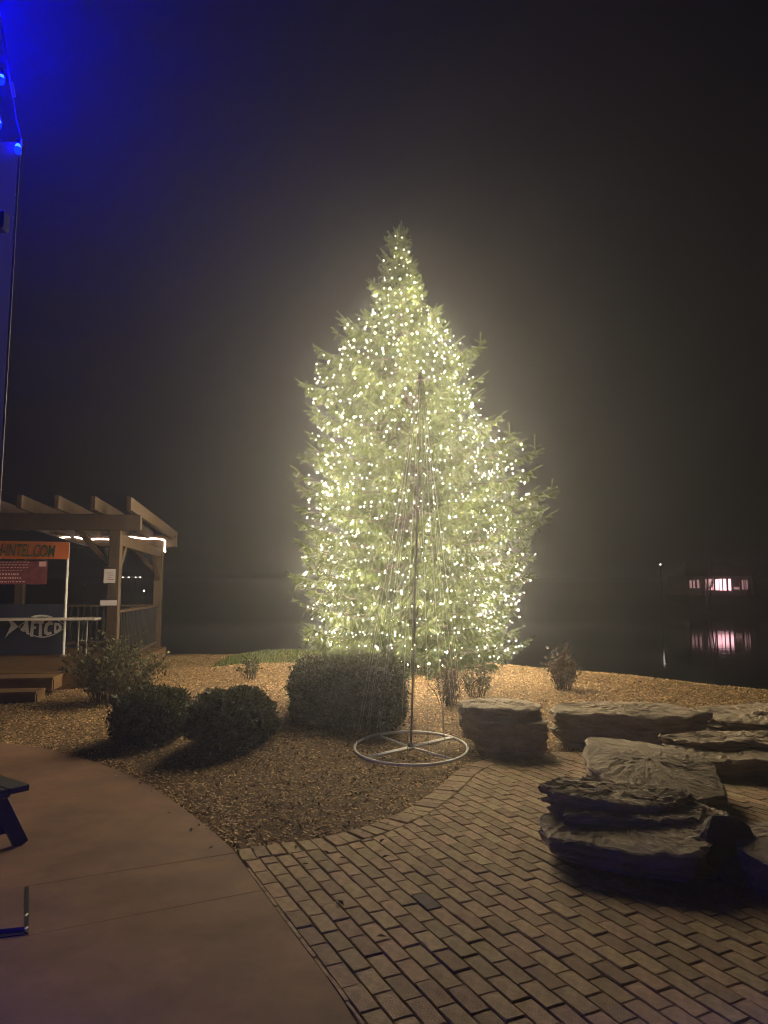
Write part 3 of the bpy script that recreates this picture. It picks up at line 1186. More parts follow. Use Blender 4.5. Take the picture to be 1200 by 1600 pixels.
print('twigs', n, 'tris', len(Fc))

# ------------------------------------------------------------------ string lights on the spruce
bmb = bmesh.new()
bmesh.ops.create_icosphere(bmb, subdivisions=1, radius=1)
for v in bmb.verts:
    v.co.z *= 1.25
bulb_v = np.array([v.co for v in bmb.verts])
bulb_f = np.array([[v.index for v in f.verts] for f in bmb.faces])
bulb_mesh = bpy.data.meshes.new('bulb')
bmb.to_mesh(bulb_mesh)
bmb.free()
bulb_mesh.materials.append(MATS['warm_bulb'])
faint_mesh = bulb_mesh.copy()
faint_mesh.materials.clear()
faint_mesh.materials.append(MATS['faint_bulb'])
strings = []
z = TZ + 0.22
rs = random.Random(5)
while z < top.z - 0.22:
    f = (z - TZ) / (top.z - TZ)
    Rm = Rad(math.pi / 2, z)
    nb_ = max(6, int(2 * math.pi * Rm / 0.118))
    a0 = rs.uniform(0, 6.28)
    nsc = rs.randint(5, 9)
    ph = rs.uniform(0, 6.28)
    pts = []
    slope = rs.uniform(-0.10, 0.10)
    for k in range(nb_):
        th = a0 + 2 * math.pi * (k + rs.uniform(-0.3, 0.3)) / nb_
        zz = z + 0.07 * (abs(math.sin(nsc * th / 2 + ph)) - 0.6) + slope * math.cos(th) * Rm * 0.5 + rs.gauss(0, 0.022)
        if abs(math.cos(th)) > 0.82 and rs.random() < 0.5:
            continue
        R = Rad(th, zz) * (1.03 - 0.30 * rs.random()) + rs.gauss(0, 0.03)
        pts.append(Vector((TX + lean(zz) + R * math.cos(th), TY + R * math.sin(th), zz)))
    strings.append(pts)
    z += 0.215
# up-and-down runs that fill between the tiers
for k in range(6):
    th0 = 2 * math.pi * k / 6 + 0.4 + rs.uniform(-0.15, 0.15)
    za = TZ + rs.uniform(0.2, 1.0)
    zb = TZ + rs.uniform(3.4, 6.9)
    n_ = int((zb - za) / 0.14)
    pts = []
    wob = rs.uniform(0.5, 1.2)
    for i in range(n_):
        zz = za + (zb - za) * i / n_ + rs.gauss(0, .03)
        th = th0 + 0.22 * math.sin(zz * wob * 2 + k) + rs.gauss(0, .03)
        R = Rad(th, zz) * rs.uniform(0.66, 0.98)
        pts.append(Vector((TX + lean(zz) + R * math.cos(th), TY + R * math.sin(th), zz)))
    strings.append(pts)
allb = []
for si, pts in enumerate(strings):
    for p in pts:
        allb.append((p.y - abs(p.x - TX) * 0.2 + rs.uniform(-0.6, 0.6), si, p, rs.choice((0.0045, 0.006, 0.0075, 0.0095)), rs.random() < 0.48))
allb.sort(key=lambda q: q[0])
single = set(id(q) for q in allb[:300])
glow_d = bpy.data.lights.new('bulb_glow', 'POINT')
glow_d.color = (1.0, 0.825, 0.54)
glow_d.shadow_soft_size = 0.012
glow_d.cycles.use_multiple_importance_sampling = False
glow_d.energy = GLOW_W / ((len(allb) + 2) // 3)
glow_pts = {}
for k_, q in enumerate(sorted(allb, key=lambda q: (q[1], q[0]))):
    if k_ % 3 == 0:
        glow_pts.setdefault(q[1], []).append(q[2])
per = {}
for q in allb:
    per.setdefault(q[1], []).append(q)
nr_ring = len(strings) - 6
_o = ['', 'first', 'second', 'third', 'fourth', 'fifth', 'sixth', 'seventh', 'eighth', 'ninth']
ORD = [q for q in _o[1:]] + ['tenth', 'eleventh', 'twelfth', 'thirteenth', 'fourteenth', 'fifteenth', 'sixteenth', 'seventeenth', 'eighteenth', 'nineteenth']
for _t, _c in (('twentieth', 'twenty'), ('thirtieth', 'thirty'), ('fortieth', 'forty')):
    ORD += [_t] + ['%s-%s' % (_c, q) for q in _o[1:]]
for si, pts in enumerate(strings):
    ring = si < nr_ring
    t = thing('light_string', 'strand of warm white bulbs ringing the spruce, %s tier down from the tip' % ORD[nr_ring - 1 - si] if ring else 'green-wired strand of warm white bulbs running up the spruce',
              'string lights', tuple(pts[0]), 'warm white strands wound round the spruce')
    wp = pts + [pts[0]] if ring else pts
    MB().tube(wp, 0.0025, 3, cap=False).build('wire', 'wire', t)
    for gp_ in glow_pts.get(si, []):
        ob = bpy.data.objects.new('bulb_glow', glow_d)
        COL.objects.link(ob)
        ob.parent = t
        ob.matrix_parent_inverse = Matrix.Translation(t.location).inverted()
        ob.location = gp_ + Vector((0, 0, 0.022))
    rest_ = []
    for q in per[si]:
        if id(q) in single:
            ob = bpy.data.objects.new('bulb', faint_mesh if q[4] else bulb_mesh)
            COL.objects.link(ob)
            ob.parent = t
            ob.matrix_parent_inverse = Matrix.Translation(t.location).inverted()
            ob.location = q[2]
            ob.scale = (q[3],) * 3
        else:
            rest_.append(q)
    for fnt in (False, True):
        rest2 = [q for q in rest_ if q[4] == fnt]
        if not rest2:
            continue
        C_ = np.array([q[2] for q in rest2]); S_ = np.array([q[3] for q in rest2])
        V = C_[:, None, :] + bulb_v[None] * S_[:, None, None]
        Fc = (bulb_f[None] + (np.arange(len(C_)) * len(bulb_v))[:, None, None]).reshape(-1, 3)
        ob = put('bulb_run', arr_mesh('bulb_run', V.reshape(-1, 3), Fc), 'faint_bulb' if fnt else 'warm_bulb', t)
        ob['kind'] = 'stuff'
print('bulbs', len(allb), 'strings', len(strings))

# ------------------------------------------------------------------ wire light-tree frame (unlit)
rc = (gp(555, 1174) + gp(724, 1174)) / 2
Rr = (gp(724, 1174) - gp(555, 1174)).length / 2 * 0.96
rc.y -= 0.10
zf, zb_ = gz(rc.x, rc.y - Rr), gz(rc.x, rc.y + Rr)
sl = math.atan2(zb_ - zf + 0.03, 2 * Rr)
rc.z = max(max(gz(rc.x + Rr * math.cos(a_ / 8), rc.y + Rr * math.sin(a_ / 8)) - Rr * math.sin(a_ / 8) * math.sin(sl) for a_ in range(50)), gz(rc.x, rc.y)) + 0.012
frame = thing('light_tree_frame', 'unlit wire cone tree frame with a white ring base and tall pole', 'light frame', tuple(rc))


def ringpt(a, rr=Rr):
    return rc + Vector((rr * math.cos(a), rr * math.sin(a) * math.cos(sl), rr * math.sin(a) * math.sin(sl)))


MB().tube([ringpt(2 * math.pi * k / 48) for k in range(49)], 0.015, 8, cap=False).build('base_ring', 'white_paint', frame, smooth=True)
for a, dbl in ((math.radians(38), True), (math.radians(218), True), (math.radians(128), False), (math.radians(-45), False)):
    e = ringpt(a)
    sd = (e - rc).cross(Vector((0, 0, 1))).normalized()
    for o_ in ((-0.02, 0.02) if dbl else (0,)):
        MB().tube([rc + sd * o_, e + sd * o_], 0.011, 6).build('spoke', 'white_paint', frame, smooth=True)
ptop = pw(657, 595, rc.y + 0.05)
MB().tube([rc, rc.lerp(ptop, 0.5), ptop], [0.012, 0.009, 0.007], 8).build('pole', 'dark_pole', frame, smooth=True)
MB().lathe(rc + Vector((0, 0, -0.02)), [(0.03, 0), (0.03, 0.05), (0.02, 0.07)], 10).build('hub', 'dark_pole', frame)
MB().lathe(ptop, [(0.02, 0), (0.045, 0.01), (0.02, 0.05), (0.004, 0.11)], 10).build('finial', 'dark_pole', frame)
minib = MB()
rf = random.Random(3)
for k in range(16):
    a = 2 * math.pi * (k + 0.5) / 16 + rf.uniform(-0.12, 0.12)
    e = ringpt(a)
    st = ptop + Vector((0.02 * math.cos(a), 0.02 * math.sin(a), 0))
    mid = [st.lerp(e, u / 6) + Vector((rf.gauss(0, .006), rf.gauss(0, .006), -0.03 * math.sin(math.pi * u / 6))) for u in range(7)]
    mid[0], mid[-1] = st, e
    so = MB().tube(mid, 0.0023, 4, cap=False).build('strand', 'strand_wire', frame)
    mb = MB()
    for q in range(24):
        u = (q + 0.5) / 24 * 6
        i = int(u)
        pt = mid[i].lerp(mid[i + 1], u - i)
        mb.tube([pt, pt + Vector((rf.gauss(0, .3), rf.gauss(0, .3), 1)).normalized() * 0.022], [0.0055, 0.003], 4)
    b = mb.build('unlit_bulbs', 'strand_wire', so)
    b['kind'] = 'stuff'

# ------------------------------------------------------------------ bench on the walk
e1, e0 = G(47, 1225, 0.43), G(0, 1210, 0.43)
ax = (e0 - e1); ax.z = 0; ax.normalize()
wx = Vector((ax.y, -ax.x, 0))
if wx.x > 0:
    wx = -wx
bo = e1.copy(); bo.z = 0
bench = thing('bench', 'dark plank bench with splayed trestle legs on the concrete walk', 'bench', tuple(bo))
for k in range(3):
    a = e1 + wx * (0.07 + 0.145 * k)
    a.z = 0.43 - 0.02
    MB().beam(a, a + ax * 1.5, 0.137, 0.04, 0.004).build('seat_plank', 'bench_wood', bench)
mid_w = 0.215
for da in (0.13, 1.37):
    base = e1 + ax * da
    base.z = 0
    c0 = base + wx * mid_w
    MB().beam(c0 + wx * -0.15 + Vector((0, 0, 0.375)), c0 + wx * 0.15 + Vector((0, 0, 0.375)), 0.05, 0.068, 0.012).build('cleat', 'bench_wood', bench)
    for s_ in (-1, 1):
        MB().beam(c0 + wx * s_ * 0.07 + ax * 0.052 + Vector((0, 0, 0.40)), c0 + wx * s_ * 0.27 + ax * 0.052 + Vector((0, 0, 0.0)), 0.045, 0.09, 0.004, up=ax.cross(Vector((0, 0, 1)))).build('leg', 'bench_wood', bench)
    MB().beam(c0 - wx * 0.2 + ax * 0.10 + Vector((0, 0, 0.13)), c0 + wx * 0.2 + ax * 0.10 + Vector((0, 0, 0.13)), 0.045, 0.085, 0.004).build('stretcher', 'bench_wood', bench)

# hatch in the walk
hc = [G(-60, 1394), G(37, 1389), G(37, 1455), G(-72, 1468)]
ctr = sum(hc, Vector()) / 4
hatch = thing('floor_hatch', 'pale square utility hatch with a black edge strip set in the concrete walk', 'hatch', tuple(ctr))
MB().prism([(q.x, q.y) for q in (hc[3], hc[2], hc[1], hc[0])], 0.0, 0.022).build('cover', 'concrete', hatch)
sx = [G(38.5, 1388), G(45.5, 1387), G(44.5, 1460), G(36.5, 1458)]
MB().prism([(q.x, q.y) for q in sx[::-1]], 0.0, 0.008).build('edge_strip', 'black_plastic', hatch)
sx = [G(-72, 1471), G(36.5, 1458), G(37, 1461), G(-72, 1476)]
MB().prism([(q.x, q.y) for q in sx[::-1]], 0.0, 0.006).build('edge_strip', 'black_plastic', hatch)
for py in (1433, 1454):
    q = G(40.5, py)
    MB().box(q + Vector((0, 0, 0.011)), (0.012, 0.03, 0.006), None, 0.002).build('latch', 'steel', hatch)

# dead leaves on the bricks and walk
rl = random.Random(12)
for px, py in ((509, 1334), (535, 1343), (477, 1352), (597, 1316), (602, 1341), (532, 1413), (298, 1299), (707, 1237), (528, 1415), (596, 1466)):
    q = G(px, py)
    a = rl.uniform(0, 6.28)
    L = 0.03
    d = Vector((math.cos(a), math.sin(a), 0.1)) * L
    s_ = Vector((-math.sin(a), math.cos(a), 0)) * L * 0.45
    q.z = 0.004
    up = Vector((0, 0, 0.012))
    ob = MB().add([q - d, q - d * .2 + s_ + up, q + d + up * .8, q - d * .2 - s_ + up, q + up * 0.4], [(0, 4, 1), (1, 4, 2), (2, 4, 3), (3, 4, 0)]).build('fallen_leaf', 'bark', origin=q)
    tag(ob, 'small dark curled leaf lying on the paving', 'leaf', 'fallen leaves on the paving')

# ------------------------------------------------------------------ deck, pergola and what stands on it
DZ = 0.36
dd = Vector((-0.157, 0.988, 0)).normalized()      # into the picture
dr = Vector((dd.y, -dd.x, 0))                     # to the right along the front
PA = pw(175, 1000, 12.0); PA.z = 0                # front right post
LEN = 4.8


def D(r_, b_, z=0.0):
    """deck coordinates: r_ along the front (0 at the right post), b_ back from the front posts"""
    q = PA + dr * r_ + dd * b_
    return Vector((q.x, q.y, z))


deck = thing('deck', 'raised wooden deck with wide steps under the pergola', 'deck', tuple(D(0, 0, 0)))
nb_ = int((LEN + 0.35) / 0.145)
for k in range(nb_):
    b_ = -0.15 + 0.145 * (k + 0.5)
    MB().beam(D(-5.5, b_, DZ - 0.018), D(0.16, b_, DZ - 0.018), 0.138, 0.036).build('deck_board', 'deck_wood', deck)
MB().beam(D(0.17, -0.14, DZ - 0.16), D(0.17, LEN + 0.2, DZ - 0.16), 0.04, 0.30).build('skirt', 'deck_wood', deck)
MB().beam(D(-5.5, -0.17, DZ - 0.16), D(0.185, -0.17, DZ - 0.16), 0.04, 0.30).build('skirt', 'deck_wood', deck)
pe = pw(73, 1047, 11.2).x
# two steps in front
re = ((pw(88, 1047, 11.3) - PA).dot(dr))
for k, (zt_, b0, b1, rr) in enumerate(((DZ - 0.005, -0.75, -0.195, re), (DZ - 0.155, -1.2, -0.755, re - 0.1))):
    st = MB().box((D((-5.5 + rr) / 2, (b0 + b1) / 2, zt_ - 0.02)), (5.5 + rr, b1 - b0, 0.04), Matrix((dr, dd, Vector((0, 0, 1)))).transposed(), 0.004).build('step', 'deck_wood', deck)
    MB().box(D((-5.5 + rr) / 2, b0 + 0.05, zt_ - 0.12), (5.5 + rr - 0.04, 0.04, 0.155), Matrix((dr, dd, Vector((0, 0, 1)))).transposed()).build('riser', 'deck_wood', deck)
    MB().box(D(rr - 0.025, (b0 + b1) / 2 + 0.03, zt_ - 0.12), (0.04, b1 - b0 - 0.1, 0.156), Matrix((dr, dd, Vector((0, 0, 1)))).transposed()).build('stringer', 'deck_wood', deck)

perg = thing('pergola', 'heavy brown timber pergola with sloped rafters over the deck', 'pergola', tuple(D(0, 0, DZ)))
ZB0 = pw(175, 829, 12.0).z
ZB1 = pw(175, 804, 11.95).z
PW_ = 0.19
Rr_ = Matrix((dr, dd, Vector((0, 0, 1)))).transposed()
for r_, b_ in ((0, 0), (0, LEN), (-3.0, LEN), (-4.6, 0), (-5.4, LEN)):
    MB().box(D(r_, b_, (DZ + ZB0) / 2), (PW_, PW_, ZB0 - DZ), Rr_, 0.012).build('post', 'timber', perg)
hb = ZB1 - ZB0
for b_ in (0, LEN):
    MB().box(D(-2.55, b_, ZB0 + hb / 2), (5.9, 0.13, hb), Rr_, 0.008).build('beam', 'timber', perg)
MB().box(D(0, LEN / 2, ZB0 - 0.14), (0.12, LEN - PW_, 0.2), Rr_, 0.008).build('beam', 'timber', perg)
for k in range(9):
    r_ = 0.30 - 0.55 * k
    MB().beam(D(r_, -0.62, ZB1 + 0.13), D(r_, LEN + 0.55, ZB1 + 0.02), 0.075, 0.21, 0.004).build('rafter', 'timber', perg)
for b_, s_ in ((0.1, 1), (LEN - 0.1, -1)):
    MB().beam(D(0, b_, ZB0 - 0.75), D(0, b_ + s_ * 0.62, ZB0 - 0.2), 0.09, 0.1, 0.006).build('knee_brace', 'timber', perg)
for b_ in (0, LEN):
    MB().beam(D(-0.1, b_, ZB0 - 0.55), D(-0.62, b_, ZB0 + 0.02), 0.09, 0.1, 0.006, up=dd).build('knee_brace', 'timber', perg)

rail = thing('railing', 'dark baluster railing along the back and side of the deck', 'railing', tuple(D(0, LEN, DZ)))
ZR = pw(245, 946, 16.7).z
MB().beam(D(0, 0.1, ZR), D(0, LEN - 0.1, ZR), 0.13, 0.045, 0.004).build('top_rail', 'timber', rail)
MB().beam(D(0, 0.1, DZ + 0.12), D(0, LEN - 0.1, DZ + 0.12), 0.05, 0.06).build('bottom_rail', 'timber', rail)
MB().beam(D(-5.4, LEN, ZR), D(-0.1, LEN, ZR), 0.13, 0.045, 0.004).build('top_rail', 'timber', rail)
MB().beam(D(-5.4, LEN, DZ + 0.12), D(-0.1, LEN, DZ + 0.12), 0.05, 0.06).build('bottom_rail', 'timber', rail)
bal = MB().box((0, 0, 0), (0.035, 0.035, ZR - DZ - 0.15), None).mesh('baluster')
bal.materials.append(MATS['black_plastic'])
for k in range(32):
    ob = put('baluster', bal, None, rail); ob.location = D(0, 0.2 + 0.14 * k, (ZR + DZ + 0.11) / 2); ob.rotation_euler = (0, 0, math.atan2(dr.y, dr.x))
for k in range(36):
    ob = put('baluster', bal, None, rail); ob.location = D(-0.2 - 0.14 * k, LEN, (ZR + DZ + 0.11) / 2); ob.rotation_euler = (0, 0, math.atan2(dr.y, dr.x))

# rope light on the back beam
rope = thing('rope_light', 'glowing white rope light strung along the back pergola beam', 'rope light', tuple(D(0, LEN - 0.09, ZB0 + 0.2)))
pts = []
for k in range(40):
    u = k / 39
    pts.append(D(-3.9 + 4.0 * u, LEN - 0.085, ZB0 + 0.16 + 0.025 * math.sin(u * 17) + 0.015 * math.sin(u * 41) + 0.03 * u))
e = pts[-1]
pts += [e + Vector((0.03, 0, -0.02)), e + Vector((0.035, 0, -0.12)), e + Vector((0.03, 0, -0.27)), e + Vector((0.06, 0, -0.28))]
MB().tube(pts, 0.017, 6).build('tube', 'rope_glow', rope)
mb = MB()
for k in range(2, 38, 5):
    mb.box(pts[k] + dd * 0.01, (0.02, 0.03, 0.05), Rr_)
    
mb.build('clip', 'white_paint', rope)

# dome camera under the front beam
q = pw(121, 832, 12.05)
q.z = ZB0
dc = thing('dome_camera', 'round white dome camera under the front pergola beam', 'camera', tuple(q))
MB().lathe(q + Vector((0, 0, -0.03)), [(0.045, 0), (0.05, 0.01), (0.05, 0.03)], 14).build('mount', 'white_paint', dc, smooth=True)
MB().lathe(q + Vector((0, 0, -0.10)), [(0.01, 0.0), (0.03, 0.006), (0.043, 0.03), (0.043, 0.05), (0.038, 0.07)], 14).build('dome', 'white_paint', dc, smooth=True)
MB().lathe(q + Vector((0.0, -0.044, -0.068)), [(0.001, 0), (0.014, 0.001), (0.014, 0.012), (0.001, 0.013)], 10).build('lens', 'black_plastic', dc)

# notices on the front post
nf = -dd
for (x0, x1, y0, y1, lab) in ((162, 180, 889, 911, 'larger square white notice sheet pinned to the front pergola post'), (157, 182, 938, 946, 'narrow white strip notice pinned low on the front pergola post')):
    a, b = pw(x0, y1, 11.88), pw(x1, y0, 11.88)
    c = (a + b) / 2
    cen = D((c - PA).dot(dr), -PW_ / 2 - 0.006, c.z)
    ob = MB().box((0, 0, 0), (b.x - a.x, 0.006, b.z - a.z), Rr_).build('notice', 'paper')
    ob.location = cen
    tag(ob, lab, 'notice', 'notices on the pergola post')
    if y1 - y0 > 15:
        for k in range(4):
            MB().box(cen + Vector((-0.0 + 0.02 * (k % 2), 0, 0.05 - 0.035 * k)) - dd * 0.0045, (0.10 - 0.02 * (k % 3), 0.002, 0.008), Rr_).build('print_line', 'burgundy', ob)

# white pipe light by the far post
q = D(-0.18, LEN - 0.16, DZ)
pl = thing('stand_pipe', 'thin white pipe with a flat cap standing by the back pergola post', 'pipe', tuple(q))
MB().tube([q, q + Vector((0, 0, 0.46))], 0.022, 8).build('pipe', 'white_paint', pl)
MB().lathe(q + Vector((0, 0, 0.44)), [(0.03, 0), (0.075, 0.02), (0.07, 0.05), (0.03, 0.09)], 10).build('cap', 'white_paint', pl)

# canopy tent on the deck
TYb = (pw(99, 1022, 14.5) - PA).dot(dd)
TR = (pw(99, 1022, 14.5) - PA).dot(dr)
tent = thing('canopy_tent', 'orange canopy tent with printed valance and white poles on the deck', 'tent', tuple(D(TR, TYb, DZ)))
zv0, zv1 = pw(98, 874, 14.5).z, pw(98, 847, 14.5).z
for r_, b_ in ((TR, TYb), (TR - 2.9, TYb), (TR - 2.9, TYb + 1.9)):
    MB().tube([D(r_, b_, DZ), D(r_, b_, zv1 - 0.02)], 0.028, 8).build('pole', 'white_paint', tent)
    MB().box(D(r_, b_, DZ + 0.015), (0.12, 0.12, 0.03), Rr_, 0.004).build('foot', 'dark_pole', tent)
# valance slightly bowed
vv, vf = [], []
nseg = 24
for k in range(nseg + 1):
    u = k / nseg
    sag = -0.02 * math.sin(u * math.pi * 5)
    for z_, o_ in ((zv1 + 0.02 * (1 - u), 0.0), (zv0, -0.03 + sag * 0.5)):
        for th_ in (0, 0.004):
            vv.append(D(TR + 0.03 - 2.9 * (1 - u), TYb - 0.035 + o_ - th_, z_))
for k in range(nseg):
    b = k * 4
    vf += [(b, b + 2, b + 6, b + 4), (b + 1, b + 5, b + 7, b + 3), (b, b + 4, b + 5, b + 1), (b + 2, b + 3, b + 7, b + 6)]
val = MB().add(vv, vf).build('valance', 'orange_cloth', tent)
# roof
ap = D(TR - 1.4, TYb + 0.95, zv1 + 0.45)
cs = [D(TR + 0.03, TYb - 0.03, zv1), D(TR - 2.9, TYb - 0.03, zv1), D(TR - 2.9, TYb + 1.93, zv1), D(TR + 0.03, TYb + 1.93, zv1)]
lo = [q - Vector((0, 0, 0.006)) for q in cs]
MB().add(cs + [ap] + lo + [ap - Vector((0, 0, 0.006))], [(0, 4, 1), (1, 4, 2), (2, 4, 3), (3, 4, 0), (5, 6, 9), (6, 7, 9), (7, 8, 9), (8, 5, 9), (0, 1, 6, 5), (1, 2, 7, 6), (2, 3, 8, 7), (3, 0, 5, 8)]).build('roof', 'navy_cloth', tent)
tm = text_mesh('GH-INTEL.COM', 0.27, 0.002, 0.15, 1.0)
co = np.array([v.co for v in tm.vertices])
x0t, x1t = co[:, 0].min(), co[:, 0].max()
lx0, lx1 = pw(-8, 860, 14.5), pw(88, 860, 14.5)
wid = (lx1 - lx0).length
sc_ = wid / (x1t - x0t)
for v in tm.vertices:
    v.co.x = (v.co.x - x0t) * sc_
    v.co.y *= 1.3
M = frame_matrix(D((lx0 - PA).dot(dr), TYb - 0.092, zv0 + 0.065), dr + Vector((0, 0, -0.02)), (0, 0, 1))
tm.transform(M)
lt = put('lettering', tm, 'green_print', val)

# burgundy hanging sign
a, b = pw(-70, 913, 14.6), pw(77, 877, 14.6)
yb = TYb + 0.06
ra, rb = (a - PA).dot(dr), (b - PA).dot(dr)
sg = thing('hanging_sign', 'burgundy banner with pale print hanging under the orange valance', 'banner', tuple(D((ra + rb) / 2, yb, b.z)))
MB().box(D((ra + rb) / 2, yb, (a.z + b.z) / 2), (rb - ra, 0.012, b.z - a.z), Rr_).build('panel', 'burgundy', sg)
rg = random.Random(2)
for row, (zz, hh, u0, u1) in enumerate(((0.92, 0.03, 0.05, 0.82), (0.80, 0.035, 0.1, 0.78), (0.68, 0.03, 0.08, 0.8), (0.55, 0.02, 0.2, 0.75), (0.40, 0.075, 0.45, 0.72), (0.24, 0.075, 0.45, 0.74), (0.08, 0.05, 0.52, 0.78))):
    u = u0
    mb = MB()
    while u < u1:
        wl = rg.uniform(0.012, 0.035)
        mb.box(D(ra + (rb - ra) * (u + wl / 2), yb - 0.009, a.z + (b.z - a.z) * (zz + 0.03)), ((rb - ra) * wl * 0.8, 0.003, (b.z - a.z) * hh), Rr_)
        u += wl + rg.uniform(0.004, 0.01)
    ob = mb.build('print_line', 'pink_print', sg)
MB().box(D(rb - 0.09, yb - 0.009, b.z - 0.06), (0.14, 0.003, 0.10), Rr_).build('print_corner', 'pink_print', sg)
for rr in (ra + 0.05, rb - 0.05):
    MB().tube([D(rr, yb, b.z), D(rr, yb, zv1)], 0.006, 4).build('cord', 'clear_wire', sg)

# navy banner with the fish logo
a, b = pw(-90, 1010, 14.75), pw(103, 944, 14.75)
yb = (pw(50, 980, 14.75) - PA).dot(dd)
ra, rb = (a - PA).dot(dr), (b - PA).dot(dr)
nv = thing('navy_banner', 'navy banner with a pale fish-shaped letter logo standing on the deck', 'banner', tuple(D((ra + rb) / 2, yb, DZ)))
MB().box(D((ra + rb) / 2, yb, (DZ + b.z) / 2 + 0.01), (rb - ra, 0.02, b.z - DZ - 0.02), Rr_).build('panel', 'navy_cloth', nv)


def lp(px, py):
    q = pw(px, py, 14.75)
    return D((q - PA).dot(dr), yb - 0.013, q.z)


cx, cyy, hw, hh = 66.0, 979.0, 36.0, 17.5
out, inn = [], []
for k in range(41):
    u = -1 + 2 * k / 40
    out.append((cx + hw * u, cyy - hh * (1 - abs(u) ** 1.9)))
for k in range(1, 40):
    u = 1 - 2 * k / 40
    out.append((cx + hw * u, cyy + hh * (1 - abs(u) ** 1.9)))
inn = [(cx + (p_[0] - cx) * 0.965, cyy + (p_[1] - cyy) * 0.90) for p_ in out]
n = len(out)
vs = [lp(*q) for q in out] + [lp(*q) for q in inn]
MB().add(vs, [(i, (i + 1) % n, n + (i + 1) % n, n + i) for i in range(n)]).build('logo_outline', 'logo_print', nv)
tl_ = [(30, 979), (24, 972), (14, 966), (19, 977), (10, 997), (16, 990), (24, 984)]
MB().add([lp(*q) for q in tl_], [tuple(range(len(tl_)))]).build('logo_tail', 'logo_print', nv)
fin = [(48, 964), (54, 961.5), (62, 960.5), (72, 961), (80, 963.5), (84, 966), (66, 963.5)]
MB().add([lp(*q) for q in fin], [tuple(range(len(fin)))]).build('logo_fin', 'logo_print', nv)


def letter(polys):
    for po in polys:
        m_ = MB().add([lp(*q) - dd * 0.002 for q in po], [tuple(range(len(po)))])
        LB.v, LB.f = LB.v, LB.f
        LB.add(m_.v, m_.f)


LETS = [
    [[(33, 985), (41, 971), (44.5, 970), (46, 992), (41.5, 990), (41.5, 984), (38, 987)]],
    [[(47, 994), (49.5, 970), (58, 969), (57, 974), (53.5, 974.5), (53, 979), (57, 978.5), (56.5, 982.5), (52.8, 983), (52, 995)]],
    [[(60, 996), (60.8, 975), (57.8, 974), (58.5, 969), (69, 969), (68, 974), (65.6, 974.5), (64.6, 996)]],
    [[(82, 972), (82, 977), (77, 976.5), (74, 979), (73, 985), (74.5, 988), (79, 987), (80, 991), (73, 993.5), (68.5, 990), (68, 983), (70.5, 974.5), (76, 970.5)]],
    [[(84, 973), (91, 973.5), (95, 979), (94, 985), (88, 989), (83.5, 989.5), (83, 986), (87.5, 985), (90.5, 982), (90, 978.5), (86.8, 977), (86.6, 985.3), (83, 986)]],
]
for po in LETS:
    LB = MB()
    letter(po)
    LB.build('logo_letter', 'logo_print', nv)

# high folding table in front of the banner
za = pw(100, 967, 14.6).z
yt0 = yb - 0.42
tr1 = (pw(155, 965, 14.75) - PA).dot(dr)
tb = thing('folding_table', 'high pale folding table in front of the navy banner on the deck', 'table', tuple(D(tr1 - 1.2, yt0, DZ)))
MB().box(D(tr1 - 1.4, yt0 + 0.14, za), (2.8, 0.5, 0.045), Rr_, 0.006).build('tabletop', 'table_grey', tb)
for r_ in (tr1 - 0.36, tr1 - 0.2, tr1 - 2.5, tr1 - 2.66):
    MB().tube([D(r_, yt0 + 0.1, za - 0.02), D(r_, yt0 + 0.1, DZ)], 0.014, 6).build('leg', 'steel', tb)
for r_ in (tr1 - 0.28, tr1 - 2.58):
    MB().tube([D(r_ - 0.08, yt0 + 0.1, DZ + 0.3), D(r_ + 0.08, yt0 + 0.1, DZ + 0.3)], 0.01, 6).build('crossbar', 'steel', tb)

# ------------------------------------------------------------------ vinyl side panel and blue bulbs by the camera
VY = 1.5
K = VY / 2.6
pt_, pb_ = pw(32, 222, VY), pw(0, 760, VY)
vx = (pt_.x + pb_.x) / 2
vin = thing('vinyl_curtain', 'clear vinyl drop curtain with a pale hem beside the blue bulbs', 'curtain', (vx, VY, 0))
MB().box((vx - 0.3, VY, pt_.z / 2 + 0.01), (0.6, 0.003, pt_.z - 0.02)).build('sheet', 'vinyl', vin)
MB().tube([(vx, VY, 0.0), (vx, VY, pt_.z)], 0.0042 * K, 6).build('hem', 'steel', vin)
MB().tube([(vx, VY, pt_.z - 0.03), (vx + 0.001, VY - 0.002, pt_.z + 0.005)], 0.004, 6).build('clasp', 'white_paint', vin)
q = pw(8, 354, VY)
MB().box(q + Vector((-0.006, -0.02, 0)), (0.04, 0.03, 0.04), None, 0.003).build('weight_box', 'black_plastic', vin)
q0 = pw(19, 376, VY - 0.03); q1 = pw(22, 338, VY - 0.03)
MB().tube([q1, (q1 + q0) / 2 + Vector((0.002, 0, 0)), q0], 0.0011, 5).build('pull_cord', 'white_paint', vin)

bs = thing('blue_light_string', 'strand of blue glass bulbs hung along the edge of the vinyl curtain', 'string lights', tuple(pw(34, 218, VY)))
chain = [pw(34, 218, VY), pw(26, 189, VY), pw(16, 126, VY), pw(5, 58, VY), pw(0, 24, VY), pw(-12, -40, VY), pw(-40, -120, VY - 0.03)]
chain += [pw(-75, -190, VY - 0.06)]
MB().tube(chain, 0.0017, 5).build('wire', 'clear_wire', bs)
coil = []
c0, c1 = pw(17, 128, VY - 0.01), pw(22, 152, VY - 0.01)
for k in range(49):
    u = k / 48
    coil.append(c0.lerp(c1, u) + Vector((0.004 * math.cos(k * 0.9), 0.004 * math.sin(k * 0.9), 0)))
MB().tube(coil, 0.0006, 4).build('coil', 'clear_wire', bs)


